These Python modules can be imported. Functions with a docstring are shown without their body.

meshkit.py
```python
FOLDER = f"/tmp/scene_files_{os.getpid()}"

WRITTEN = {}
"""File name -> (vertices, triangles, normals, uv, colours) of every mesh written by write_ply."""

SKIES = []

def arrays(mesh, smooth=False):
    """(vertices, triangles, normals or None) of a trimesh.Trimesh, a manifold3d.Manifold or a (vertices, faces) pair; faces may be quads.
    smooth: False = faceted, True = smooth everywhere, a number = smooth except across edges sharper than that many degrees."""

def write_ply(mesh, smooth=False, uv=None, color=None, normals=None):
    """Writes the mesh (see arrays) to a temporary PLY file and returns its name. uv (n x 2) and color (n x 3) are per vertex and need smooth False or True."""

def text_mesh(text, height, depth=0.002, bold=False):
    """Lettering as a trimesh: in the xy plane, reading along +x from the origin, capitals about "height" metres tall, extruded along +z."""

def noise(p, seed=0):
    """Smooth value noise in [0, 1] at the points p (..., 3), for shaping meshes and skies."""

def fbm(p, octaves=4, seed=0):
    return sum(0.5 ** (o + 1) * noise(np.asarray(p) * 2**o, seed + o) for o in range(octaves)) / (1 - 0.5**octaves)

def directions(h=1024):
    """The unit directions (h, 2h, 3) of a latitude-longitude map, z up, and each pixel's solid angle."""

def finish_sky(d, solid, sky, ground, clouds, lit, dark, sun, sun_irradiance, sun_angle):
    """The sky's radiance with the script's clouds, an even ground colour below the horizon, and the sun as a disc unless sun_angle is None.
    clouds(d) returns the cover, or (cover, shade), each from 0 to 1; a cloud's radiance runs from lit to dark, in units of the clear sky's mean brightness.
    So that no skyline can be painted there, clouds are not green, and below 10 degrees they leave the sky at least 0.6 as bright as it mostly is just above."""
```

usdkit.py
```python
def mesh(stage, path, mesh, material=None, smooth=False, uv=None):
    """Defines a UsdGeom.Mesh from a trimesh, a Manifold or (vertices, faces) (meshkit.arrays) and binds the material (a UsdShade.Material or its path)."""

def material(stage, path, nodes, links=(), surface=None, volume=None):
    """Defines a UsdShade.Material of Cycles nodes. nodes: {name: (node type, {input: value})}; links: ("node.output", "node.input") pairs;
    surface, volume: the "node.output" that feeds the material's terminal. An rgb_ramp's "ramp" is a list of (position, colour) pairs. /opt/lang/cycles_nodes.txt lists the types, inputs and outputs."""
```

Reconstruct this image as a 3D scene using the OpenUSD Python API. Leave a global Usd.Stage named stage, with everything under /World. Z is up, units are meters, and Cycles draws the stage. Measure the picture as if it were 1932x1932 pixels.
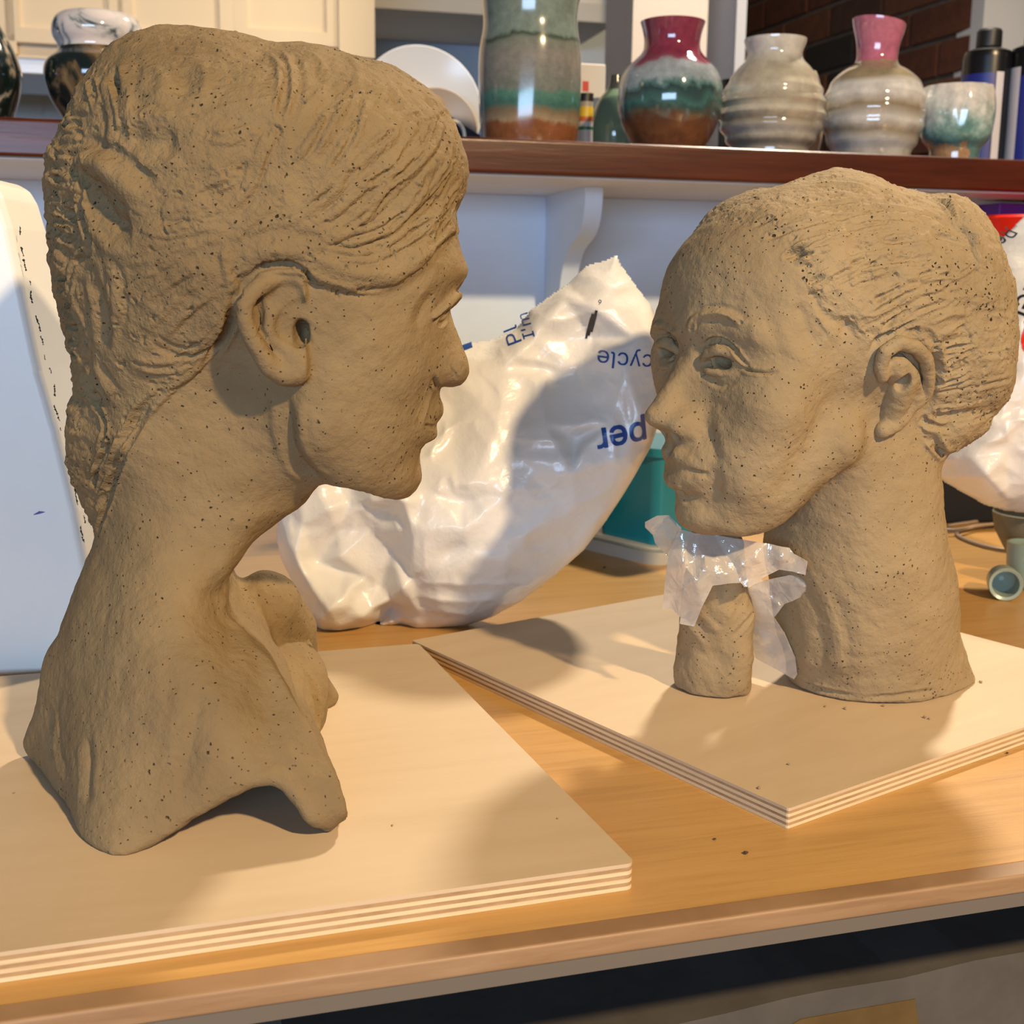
import math, random
import numpy as np
import trimesh, manifold3d
import usdkit, meshkit
from shapely.geometry import Polygon
from shapely import affinity
from scipy.interpolate import RBFInterpolator, RegularGridInterpolator, CubicSpline
from scipy.spatial import cKDTree, Delaunay
from scipy import ndimage
from pxr import Usd, UsdGeom, UsdLux, UsdShade, Gf, Sdf, Vt

random.seed(4); rng = np.random.default_rng(4)
stage = Usd.Stage.CreateInMemory()
UsdGeom.SetStageUpAxis(stage, 'Z'); UsdGeom.SetStageMetersPerUnit(stage, 1.0)
UsdGeom.Xform.Define(stage, '/World'); UsdGeom.Scope.Define(stage, '/World/Looks')

# ---------------------------------------------------------------- camera (metres; the table top is z = 0)
FPX, PITCH, ROLL = 2350.0, 0.181, -0.0133
EYE = np.array([0.0, 0.0, 0.252])
_f = np.array([0, math.cos(PITCH), -math.sin(PITCH)]); _r = np.array([1.0, 0, 0]); _u = np.cross(_r, _f)
CAM_R = math.cos(ROLL) * _r - math.sin(ROLL) * _u
CAM_U = math.sin(ROLL) * _r + math.cos(ROLL) * _u
CAM_F = _f
cam = UsdGeom.Camera.Define(stage, '/World/camera')
cam.AddTransformOp().Set(Gf.Matrix4d(*[float(v) for row in ((*CAM_R, 0), (*CAM_U, 0), (*(-CAM_F), 0), (*EYE, 1)) for v in row]))
cam.CreateHorizontalApertureAttr(36.0); cam.CreateVerticalApertureAttr(36.0)
FOCAL = FPX / 1932 * 36.0
cam.CreateFocalLengthAttr(FOCAL)
cam.CreateFStopAttr(FOCAL / 2.3); cam.CreateFocusDistanceAttr(0.62)
cam.CreateClippingRangeAttr(Gf.Vec2f(0.02, 100.0))
cam.CreateExposureAttr(-0.22)

# ---------------------------------------------------------------- light
def light(kind, name, pos, target, color, intensity, **kw):
    L = getattr(UsdLux, kind).Define(stage, '/World/' + name)
    pos = np.array(pos, float); d = np.array(target, float) - pos; d /= np.linalg.norm(d)
    z = -d; x = np.cross([0, 0, 1.0], z); x = x / np.linalg.norm(x) if np.linalg.norm(x) > 1e-6 else np.array([1.0, 0, 0]); y = np.cross(z, x)
    L.AddTransformOp().Set(Gf.Matrix4d(*[float(v) for row in ((*x, 0), (*y, 0), (*z, 0), (*pos, 1)) for v in row]))
    L.CreateColorAttr(Gf.Vec3f(*color)); L.CreateIntensityAttr(float(intensity))
    for k, v in kw.items():
        getattr(L, 'Create' + k + 'Attr')(v)
    return L
# the room's warm downlight behind the camera, the kitchen's whiter light beyond the shelf, daylight from a window behind the camera
light('DiskLight', 'warm_downlight', (1.28, -1.36, 1.75), (0.05, 0.65, 0.1), (1.0, 0.72, 0.40), 3500, Radius=0.06)
light('DiskLight', 'kitchen_light', (0.75, 2.05, 1.75), (0.1, 0.8, 0.0), (1.0, 0.85, 0.66), 720, Radius=0.09)
light('RectLight', 'window_daylight', (-0.65, -2.6, 0.50), (0.1, 1.6, 0.2), (0.49, 0.70, 1.0), 20, Width=2.2, Height=0.6)
dome = UsdLux.DomeLight.Define(stage, '/World/room_ambient')
dome.CreateColorAttr(Gf.Vec3f(1.0, 0.88, 0.74)); dome.CreateIntensityAttr(0.025)

# ---------------------------------------------------------------- helpers
def at_z(px, py, z):
    d = CAM_F + CAM_R * (px - 966) / FPX - CAM_U * (py - 966) / FPX
    return EYE + d * (z - EYE[2]) / d[2]
def at_y(px, py, y):
    d = CAM_F + CAM_R * (px - 966) / FPX - CAM_U * (py - 966) / FPX
    return EYE + d * (y - EYE[1]) / d[1]
def at_plane(px, py, p0, n):
    d = CAM_F + CAM_R * (px - 966) / FPX - CAM_U * (py - 966) / FPX
    return EYE + d * ((np.asarray(p0, float) - EYE) @ np.asarray(n, float)) / (d @ np.asarray(n, float))
_names = {}
def numbered(path):
    k = _names.get(path, 0); _names[path] = k + 1
    return path if k == 0 else f'{path}_{k:03d}'
def tag(p, label=None, cat=None, group=None, kind=None):
    p = p.GetPrim() if hasattr(p, 'GetPrim') else p
    for k, v in (('label', label), ('category', cat), ('group', group), ('kind', kind)):
        if v: p.SetCustomDataByKey(k, v)
    return p
def thing(name, label, cat, loc=(0, 0, 0), rz=0.0, group=None, kind=None):
    x = UsdGeom.Xform.Define(stage, numbered('/World/' + name))
    x.AddTranslateOp().Set(Gf.Vec3d(*map(float, loc)))
    if rz: x.AddRotateZOp().Set(math.degrees(rz))
    return tag(x, label, cat, group, kind)
def obj(name, mesh, mat, parent=None, smooth=30, **t):
    base = str(parent.GetPath()) if parent is not None else '/World'
    m = usdkit.mesh(stage, numbered(base + '/' + name), mesh, mat, smooth)
    if t: tag(m, **t)
    return m.GetPrim()
def struct(name, mesh, mat, parent=None, smooth=False):
    p = obj(name, mesh, mat, parent, smooth)
    if parent is None: tag(p, kind='structure')
    return p
def cat_(*ms): return trimesh.util.concatenate([m for m in ms])
def box(lo, hi):
    lo, hi = np.array(lo, float), np.array(hi, float)
    m = trimesh.creation.box(hi - lo); m.apply_translation((lo + hi) / 2); return m
def rbox(lo, hi, r=0.003, n=3):
    lo, hi = np.array(lo, float), np.array(hi, float)
    s = manifold3d.Manifold.sphere(r, 4 * n)
    hull = manifold3d.Manifold.batch_hull([s.translate([x, y, z]) for x in (lo[0] + r, hi[0] - r) for y in (lo[1] + r, hi[1] - r) for z in (lo[2] + r, hi[2] - r)])
    return man(hull)
def man(M):
    m = M.to_mesh(); return trimesh.Trimesh(np.array(m.vert_properties[:, :3], float), np.array(m.tri_verts), process=False)
def prism(poly, z0, z1):
    m = trimesh.creation.extrude_polygon(Polygon(poly), z1 - z0, engine='earcut'); m.apply_translation([0, 0, z0]); return m
def rotz(m, a):
    m.apply_transform(trimesh.transformations.rotation_matrix(a, [0, 0, 1])); return m
def moved(m, v): m = m.copy(); m.apply_translation(v); return m
def lathe(profile, n=64, wobble=0.0, seed=0):
    """profile: (radius, height) pairs, a closed turned wall: outside up, over the rim, inside down."""
    p = np.array(profile, float); k = len(p); a = np.arange(n) / n * 2 * np.pi
    R = p[:, 0][:, None] * np.ones(n)[None]
    if wobble:
        g = np.random.default_rng(seed)
        for h in (2, 3):
            R *= 1 + wobble * np.cos(h * a[None] + g.uniform(0, 6.3) + 3 * p[:, 1][:, None] / max(p[:, 1].max(), 1e-6))
    v = np.stack([R * np.cos(a), R * np.sin(a), np.repeat(p[:, 1][:, None], n, 1)], -1).reshape(-1, 3)
    i, j = np.meshgrid(np.arange(k - 1), np.arange(n), indexing='ij'); j2 = (j + 1) % n
    q = np.stack([i * n + j, i * n + j2, (i + 1) * n + j2, (i + 1) * n + j], -1).reshape(-1, 4)
    f = np.vstack([q[:, [0, 1, 2]], q[:, [0, 2, 3]]])
    v = np.vstack([v, [[0, 0, p[0, 1]], [0, 0, p[-1, 1]]]]); b, t = k * n, k * n + 1
    jj = np.arange(n)
    f = np.vstack([f, np.stack([np.full(n, b), (jj + 1) % n, jj], -1), np.stack([np.full(n, t), (k - 1) * n + jj, (k - 1) * n + (jj + 1) % n], -1)])
    return trimesh.Trimesh(v, f, process=False)
def spline(pts, n):
    p = np.array(pts, float); t = np.r_[0, np.cumsum(np.linalg.norm(np.diff(p, axis=0), axis=1))]
    return CubicSpline(t, p)(np.linspace(0, t[-1], n)) if len(p) > 2 else np.linspace(p[0], p[-1], n)
def tube(points, r, sides=8):
    p = np.asarray(points, float); n = len(p); rr = np.broadcast_to(r, (n,)).astype(float)
    t = np.gradient(p, axis=0); t /= np.linalg.norm(t, axis=1, keepdims=True) + 1e-12
    a = np.cross(t[0], [0, 0, 1.0] if abs(t[0][2]) < .9 else [1.0, 0, 0]); A = []
    for k in range(n):
        a = a - t[k] * (a @ t[k]); a /= np.linalg.norm(a) + 1e-12; A.append(a)
    A = np.array(A); B = np.cross(t, A); g = np.arange(sides) / sides * 2 * np.pi
    v = p[:, None] + rr[:, None, None] * (np.cos(g)[None, :, None] * A[:, None] + np.sin(g)[None, :, None] * B[:, None])
    i, j = np.meshgrid(np.arange(n - 1), np.arange(sides), indexing='ij'); j2 = (j + 1) % sides
    q = np.stack([i * sides + j, i * sides + j2, (i + 1) * sides + j2, (i + 1) * sides + j], -1).reshape(-1, 4)
    f = [q[:, [0, 1, 2]], q[:, [0, 2, 3]]]; v = np.vstack([v.reshape(-1, 3), p[:1], p[-1:]]); jj = np.arange(sides)
    f += [np.stack([np.full(sides, n * sides), (jj + 1) % sides, jj], -1), np.stack([np.full(sides, n * sides + 1), (n - 1) * sides + jj, (n - 1) * sides + (jj + 1) % sides], -1)]
    return trimesh.Trimesh(v, np.vstack(f), process=False)

# ---------------------------------------------------------------- materials
def M(name, nodes, links=(), surface='p.BSDF'):
    return usdkit.material(stage, '/World/Looks/' + name, nodes, links, surface=surface)
def plain(name, c, rough=0.5, **kw):
    return M(name, {'p': ('principled_bsdf', dict(base_color=c, roughness=rough, **kw))})
def mottled(name, c1, c2, scale=20, rough=0.5, detail=4, bump=0.0, bscale=None, lo=.35, hi=.65, stretch=(1, 1, 1), **kw):
    n = {'c': ('texture_coordinate', {}), 'm': ('mapping', dict(scale=stretch)), 'n': ('noise_texture', dict(scale=scale, detail=detail, roughness=.6)),
         'r': ('rgb_ramp', dict(ramp=[(lo, c1), (hi, c2)])), 'p': ('principled_bsdf', dict(roughness=rough, **kw))}
    l = [('c.object', 'm.vector'), ('m.vector', 'n.vector'), ('n.fac', 'r.fac'), ('r.color', 'p.base_color')]
    if bump:
        n['n2'] = ('noise_texture', dict(scale=bscale or scale * 3, detail=5)); n['b'] = ('bump', dict(strength=1.0, distance=bump))
        l += [('m.vector', 'n2.vector'), ('n2.fac', 'b.height'), ('b.normal', 'p.normal')]
    return M(name, n, l)
def clay(name, a, b, dark, pit_scale, pit_w, bump=0.0008):
    """Grogged stoneware clay, leather hard: two mixed tones, small dark pores, a fine tooth."""
    n = {'c': ('texture_coordinate', {}),
         'n': ('noise_texture', dict(scale=14, detail=5, roughness=.6)), 'r': ('rgb_ramp', dict(ramp=[(.36, a), (.64, b)])),
         'dn': ('noise_texture', dict(scale=300, detail=2)), 'ds': ('vector_math', dict(math_type='scale', scale=.0035)), 'da': ('vector_math', dict(math_type='add')),
         'v': ('voronoi_texture', dict(scale=pit_scale, randomness=1.0)), 'nv': ('noise_texture', dict(scale=48, detail=3)),
         'th': ('map_range', dict(from_min=.36, from_max=.72, to_min=0.0, to_max=pit_w, clamp=True)),
         'lt': ('math', dict(math_type='subtract')), 'sm': ('map_range', dict(from_min=-.05, from_max=.08, to_min=0.0, to_max=1.0, clamp=True)),
         'mx': ('mix_color', dict(a=dark)), 'g': ('noise_texture', dict(scale=420, detail=4, roughness=.7)), 'g2': ('noise_texture', dict(scale=110, detail=4, roughness=.65)),
         'h1': ('math', dict(math_type='multiply_add', value2=.45)), 'h2': ('math', dict(math_type='multiply_add', value2=1.5)),
         'b': ('bump', dict(strength=1.0, distance=bump)), 'p': ('principled_bsdf', dict(roughness=.85, specular_ior_level=.25))}
    l = [('c.object', k + '.vector') for k in ('n', 'nv', 'g', 'g2', 'dn')] + [('dn.color', 'ds.vector1'), ('ds.vector', 'da.vector1'), ('c.object', 'da.vector2'), ('da.vector', 'v.vector'),
         ('n.fac', 'r.fac'), ('nv.fac', 'th.value'), ('v.distance', 'lt.value1'), ('th.result', 'lt.value2'),
         ('lt.value', 'sm.value'), ('sm.result', 'mx.fac'), ('r.color', 'mx.b'), ('mx.result', 'p.base_color'),
         ('g.fac', 'h1.value1'), ('sm.result', 'h1.value3'), ('g2.fac', 'h2.value1'), ('h1.value', 'h2.value3'), ('h2.value', 'b.height'), ('b.normal', 'p.normal')]
    return M(name, n, l)
# ---------------------------------------------------------------- modelling in clay: implicit shapes, skinned, then tooled
def surface_net(fn, lo, hi, h, B=8, reach=2.3):
    """Skin of fn = 0 (fn about a distance, negative inside) on a grid of step h, evaluated only near the skin."""
    lo = np.array(lo, float); nb = np.ceil((np.array(hi) - lo) / (h * B)).astype(int)
    bi = np.stack(np.meshgrid(*[np.arange(k) for k in nb], indexing='ij'), -1).reshape(-1, 3)
    d = fn(lo + (bi + .5) * h * B); bi = bi[np.abs(d) < reach * h * B * .87 * 1.05]
    o = np.stack(np.meshgrid(*[np.arange(B + 1)] * 3, indexing='ij'), -1).reshape(-1, 3)
    V, K, Q = [], [], []
    n = nb * B + 1
    key = lambda c: (c[..., 0] * n[1] + c[..., 1]) * n[2] + c[..., 2]
    cor = np.array(list(np.ndindex(2, 2, 2)))
    edges = [(a, b) for a in range(8) for b in range(a + 1, 8) if np.abs(cor[a] - cor[b]).sum() == 1]
    for s in range(0, len(bi), 400):
        blk = bi[s:s + 400]
        g = (blk[:, None] * B + o[None])
        F = fn((lo + g.reshape(-1, 3) * h)).reshape(len(blk), B + 1, B + 1, B + 1)
        C = np.stack([F[:, a:a + B, b:b + B, c:c + B] for a, b, c in cor], -1)
        neg = C < 0; act = neg.any(-1) & ~neg.all(-1)
        w = np.argwhere(act); c8 = C[act]
        if not len(w): continue
        p = np.zeros((len(w), 3)); m = np.zeros(len(w))
        for a, b in edges:
            x = (c8[:, a] < 0) != (c8[:, b] < 0); t = np.where(x, c8[:, a] / np.where(x, c8[:, a] - c8[:, b], 1), 0)
            p += np.where(x[:, None], cor[a] + t[:, None] * (cor[b] - cor[a]), 0); m += x
        cell = blk[w[:, 0]] * B + w[:, 1:]
        V.append(lo + (cell + p / m[:, None]) * h); K.append(key(cell))
        for ax in range(3):
            e = np.zeros(3, int); e[ax] = 1; e1 = np.roll([1, 0, 0], (ax + 1) % 3 + 0) ; e2 = np.roll([1, 0, 0], (ax + 2) % 3)
            ia = 0; ib = int(e[0] * 4 + e[1] * 2 + e[2])
            x = (c8[:, ia] < 0) != (c8[:, ib] < 0)
            cc = cell[x]; flip = c8[x][:, ia] < 0
            q = np.stack([key(cc), key(cc - e1), key(cc - e1 - e2), key(cc - e2)], -1)
            Q.append(np.where(flip[:, None], q, q[:, ::-1]))
    V, K, Q = np.vstack(V), np.concatenate(K), np.vstack(Q)
    order = np.argsort(K); Ks = K[order]
    at = np.searchsorted(Ks, Q); at = np.clip(at, 0, len(Ks) - 1); ok = (Ks[at] == Q).all(1)
    Q = order[at[ok]]
    m = trimesh.Trimesh(V, np.vstack([Q[:, [0, 1, 2]], Q[:, [0, 2, 3]]]), process=False)
    lab = trimesh.graph.connected_component_labels(m.edges, node_count=len(V))
    keep = lab == np.bincount(lab).argmax()
    m.update_faces(keep[m.faces[:, 0]]); m.remove_unreferenced_vertices()
    return m
def relax(m, it=2):
    trimesh.smoothing.filter_taubin(m, lamb=.5, nu=.52, iterations=it); return m
def finer(m):
    """Each triangle into four."""
    v, f = trimesh.remesh.subdivide(m.vertices, m.faces); m2 = trimesh.Trimesh(v, f, process=False)
    trimesh.smoothing.filter_taubin(m2, lamb=.5, nu=.51, iterations=2); return m2
def normals(v, f):
    n = np.zeros_like(v); c = np.cross(v[f[:, 1]] - v[f[:, 0]], v[f[:, 2]] - v[f[:, 0]])
    for k in range(3): np.add.at(n, f[:, k], c)
    return n / (np.linalg.norm(n, axis=1, keepdims=True) + 1e-30)
def despike(v, f, most=.9):
    """Draws back any vertex that stands out of its neighbours like a splinter."""
    e = np.vstack([f[:, [0, 1]], f[:, [1, 2]], f[:, [2, 0]]]); e = np.vstack([e, e[:, ::-1]])
    for _ in range(3):
        c = np.zeros_like(v); k = np.bincount(e[:, 0], minlength=len(v))
        for a in range(3): c[:, a] = np.bincount(e[:, 0], v[e[:, 1], a], len(v))
        c /= np.maximum(k, 1)[:, None]; bad = np.linalg.norm(v - c, axis=1) > most
        v = np.where(bad[:, None], c, v)
    return v
def carve(v, nrm, strokes):
    """Tool marks. strokes: (polyline, half width, depth); depth > 0 digs a groove, depth < 0 lays a ridge."""
    out = np.zeros(len(v)); order = np.argsort(v[:, 2]); zs = v[order, 2]
    for pts, w, d in strokes:
        L = np.linalg.norm(np.diff(pts, axis=0), axis=1).sum()
        p = spline(pts, max(4, int(L / max(.5 * min(w, 1.8), .5))))
        lo, hi = p.min(0) - 2.7 * w, p.max(0) + 2.7 * w
        i = order[np.searchsorted(zs, lo[2]):np.searchsorted(zs, hi[2])]
        i = i[((v[i, :2] > lo[:2]) & (v[i, :2] < hi[:2])).all(1)]
        if not len(i): continue
        if len(p) < 9:
            D = np.linalg.norm(v[i][:, None] - p[None], axis=-1); k = D.argmin(1); r = D[np.arange(len(i)), k]
        else: r, k = cKDTree(p).query(v[i], distance_upper_bound=2.7 * w)
        ok = r < 2.7 * w; i, r, k = i[ok], r[ok], k[ok]
        t = k / (len(p) - 1); fade = np.clip(np.minimum(t, 1 - t) * 5 + .25, 0, 1)
        x = r / w
        g = -np.exp(-np.abs(x) ** 1.5 * 1.7) + .26 * np.exp(-((x - 1.5) / .45) ** 2)
        rag = .78 + .44 * meshkit.noise(v[i] / (1.1 * w), 77) if w < 3.2 else 1.0
        dd = d * fade * g * rag
        out[i] = np.where(np.abs(dd) > np.abs(out[i]), np.where(np.sign(dd) == np.sign(out[i]), dd, out[i] * .5 + dd), out[i] + .35 * dd)
    return v + nrm * out[:, None]
def smin(a, b, k):
    h = np.clip(.5 + .5 * (b - a) / k, 0, 1); return b + (a - b) * h - k * h * (1 - h)
def smax(a, b, k): return -smin(-a, -b, k)
def sph(p, c, r): return np.linalg.norm(p - np.asarray(c, float), axis=-1) - r
def ell(p, c, r):
    r = np.asarray(r, float); q = (p - np.asarray(c, float)) / r
    k0 = np.linalg.norm(q, axis=-1); k1 = np.linalg.norm(q / r, axis=-1) + 1e-9
    return k0 * (k0 - 1) / k1
def cap(p, a, b, ra, rb):
    a, b = np.asarray(a, float), np.asarray(b, float); ab = b - a
    t = np.clip((p - a) @ ab / (ab @ ab), 0, 1)
    return np.linalg.norm(p - a - t[..., None] * ab, axis=-1) - (ra + (rb - ra) * t)
def chain(p, pts, rad, n=0):
    pts = np.array(pts, float); rad = np.broadcast_to(rad, (len(pts),)).astype(float)
    d = cap(p, pts[0], pts[1], rad[0], rad[1])
    for k in range(1, len(pts) - 1): d = np.minimum(d, cap(p, pts[k], pts[k + 1], rad[k], rad[k + 1]))
    return d
# ---------------------------------------------------------------- materials of the room
WOOD = lambda name, c1, c2, c3, stretch, scale, rough, rot=0.0, bump=.0002, **kw: M(name, {
    'c': ('texture_coordinate', {}), 'm': ('mapping', dict(scale=stretch, rotation=(0, 0, rot))),
    'n': ('noise_texture', dict(scale=scale, detail=6, roughness=.65, distortion=.4)), 'n2': ('noise_texture', dict(scale=scale * .23, detail=3)),
    'a': ('math', dict(math_type='multiply_add', value2=.6)), 'h': ('math', dict(math_type='multiply', value2=.42)),
    'r': ('rgb_ramp', dict(ramp=[(.30, c1), (.5, c2), (.70, c3)])), 'b': ('bump', dict(strength=1.0, distance=bump)), 'p': ('principled_bsdf', dict(roughness=rough, **kw))},
    [('c.object', 'm.vector'), ('m.vector', 'n.vector'), ('m.vector', 'n2.vector'), ('n2.fac', 'h.value1'), ('n.fac', 'a.value1'), ('h.value', 'a.value3'), ('a.value', 'r.fac'), ('r.color', 'p.base_color'), ('n.fac', 'b.height'), ('b.normal', 'p.normal')])
TABLE_RZ, SHELF_RZ, LB_RZ, RB_RZ = math.radians(16.75), math.radians(14.1), math.radians(18.15), math.radians(36.3)
m_table = WOOD('table_veneer', (.40, .215, .060), (.52, .295, .090), (.58, .34, .115), (9, 140, 9), 1.0, .34)
m_table_edge = WOOD('table_edge_timber', (.20, .11, .052), (.30, .175, .088), (.37, .235, .13), (14, 14, 160), 1.0, .5)
m_core = plain('table_core', (.14, .115, .09), .8)
m_ply_face = WOOD('birch_face', (.51, .385, .235), (.59, .455, .30), (.63, .50, .345), (5, 26, 5), 1.0, .55, .5)
m_ply_light = WOOD('birch_long_ply', (.55, .40, .23), (.70, .54, .33), (.76, .61, .40), (10, 10, 300), 1.0, .7)
m_ply_dark = WOOD('birch_cross_ply', (.26, .15, .07), (.40, .26, .135), (.48, .33, .18), (60, 60, 300), 1.0, .8)
m_jarrah = WOOD('jarrah', (.022, .0045, .0025), (.062, .0115, .005), (.095, .020, .008), (9, 70, 130), 1.0, .30)
m_white = mottled('white_paint', (.68, .67, .64), (.75, .74, .71), 6, .45)
m_wall = mottled('wall_paint_daylight_blue', (.62, .75, .92), (.66, .79, .95), 5, .6)  # white wall and bracket; extra blue of the daylight is put into this colour
m_cream = plain('cream_lacquer', (.80, .66, .46), .4)
m_grey_panel = mottled('grey_panel', (.075, .066, .057), (.095, .084, .072), 30, .8)
m_tape = mottled('brown_tape', (.10, .062, .022), (.13, .082, .030), 40, .5)

Rz = lambda a: np.array([[math.cos(a), -math.sin(a), 0], [math.sin(a), math.cos(a), 0], [0, 0, 1]])
def frame(origin, a):
    o = np.array(origin, float); R = Rz(a)
    to = lambda m: (m.apply_transform(np.vstack([np.hstack([R, o[:, None]]), [0, 0, 0, 1]])), m)[1]
    loc = lambda p: (np.asarray(p, float) - o) @ R
    return o, R, to, loc

# ---------------------------------------------------------------- the table: veneered top, timber lip, black panel added beneath for the deep shade
T_o, T_R, T_to, T_loc = frame((0, .441, 0), TABLE_RZ)
tb = thing('table', 'long honey-coloured wooden table that both clay heads and their boards stand on', 'table', (0, .441, 0), TABLE_RZ)
poly = [(-1.2, .012), (1.7, .012), (1.7, 1.03), (-1.2, 1.165)]
top = prism(poly, -.0085, 0); obj('table_top', top, m_table, tb, False)
lip = rbox((-1.2, 0, -.009), (1.7, .0125, .0002), .0016); obj('edge_lip', lip, m_table_edge, tb)
obj('core_board', box((-1.2, .0012, -.0155), (1.7, 1.02, -.0088)), m_core, tb, False, label='dull brown lower layer of the table top')
obj('shade_panel', box((-1.15, .42, -.74), (1.6, .44, -.0156)), plain('under_table_shade', (.007, .005, .004), 1.0, specular_ior_level=0.0), tb, False, label='added black panel standing in for the deep shade under the table top')  # near-black sheet added to hold the shaded void under the table dark
for a in (-1.1, 1.52):
    obj('leg', box((a, .3, -.74), (a + .06, .36, -.0156)), m_core, tb, False)
pn = T_o + T_R @ np.array([0, .10, 0]); nn = T_R @ np.array([0, 1.0, 0])
gb_px = [(560, 2076), (900, 2010), (1180, 1952), (1280, 1932), (1370, 1912), (1490, 1882), (1560, 1868), (1700, 1846), (1840, 1812), (1932, 1796), (2080, 1768)]
gp_ = np.array([T_loc(at_plane(x, y, pn, nn)) for x, y in gb_px])
gbx = thing('grey_box', 'dull grey box with a strip of brown tape standing under the table edge', 'box', (0, .441, 0), TABLE_RZ)
gq = Polygon([*map(tuple, gp_[:, [0, 2]]), (gp_[-1, 0], -.739), (gp_[0, 0], -.739)])
gm = trimesh.creation.extrude_polygon(gq, .30, engine='earcut'); gm.apply_transform(np.array([[1, 0, 0, 0], [0, 0, -1, .40], [0, 1, 0, 0], [0, 0, 0, 1.0]]))
obj('box_body', gm, m_grey_panel, gbx, False)
tp = np.array([T_loc(at_plane(x, y, pn, nn)) for x, y in ((1470, 1945), (1510, 1922), (1598, 1906), (1725, 1884), (1737, 1960), (1500, 1990))])
tm = trimesh.creation.extrude_polygon(Polygon(tp[:, [0, 2]]).buffer(0), .0006, engine='earcut'); tm.apply_transform(np.array([[1, 0, 0, 0], [0, 0, -1, .0999], [0, 1, 0, 0], [0, 0, 0, 1.0]]))
obj('tape_strip', tm, m_tape, gbx, False, label='strip of brown packing tape')
floor_ = struct('floor', box((-3.5, -3.4, -.78), (3.8, 5.8, -.74)), mottled('floor_boards', (.20, .12, .06), (.28, .18, .10), 8, .5))

# ---------------------------------------------------------------- plywood boards, each of seven plies
def board(name, label, corner, rz, lx, ly, th, x_neg, r=.004, skew=0.0):
    t = thing(name, label, 'board', (*corner, 0), rz)
    x0, x1 = (-lx, 0) if x_neg else (0, lx)
    sh = Polygon([(x0, 0), (x1, 0), (x1 + skew, ly), (x0 + skew, ly)]).buffer(-r).buffer(r, 6)
    ks = th / 7
    for k in range(7):
        g = sh.buffer(-.00012 if k % 2 else 0.0).simplify(.0001)
        m = trimesh.creation.extrude_polygon(g, ks, engine='earcut'); m.apply_translation([0, 0, ks * k + .0001])
        obj('veneer' if k in (0, 6) else 'ply', m, m_ply_face if k == 6 else (m_ply_dark if k % 2 else m_ply_light), t, False)
    return t
B_L = at_z(1199, 1628, .012); B_R = at_z(1488, 1526, .0103)
board('plywood_board', 'square birch plywood board under the tall bust on the left', B_L[:2], LB_RZ, .37, .341, .012, True, .004, -.0105)
board('plywood_board', 'birch plywood board set cornerwise under the shorter head and its clay prop', B_R[:2], RB_RZ, .338, .338, .0103, False, .0012)

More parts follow.
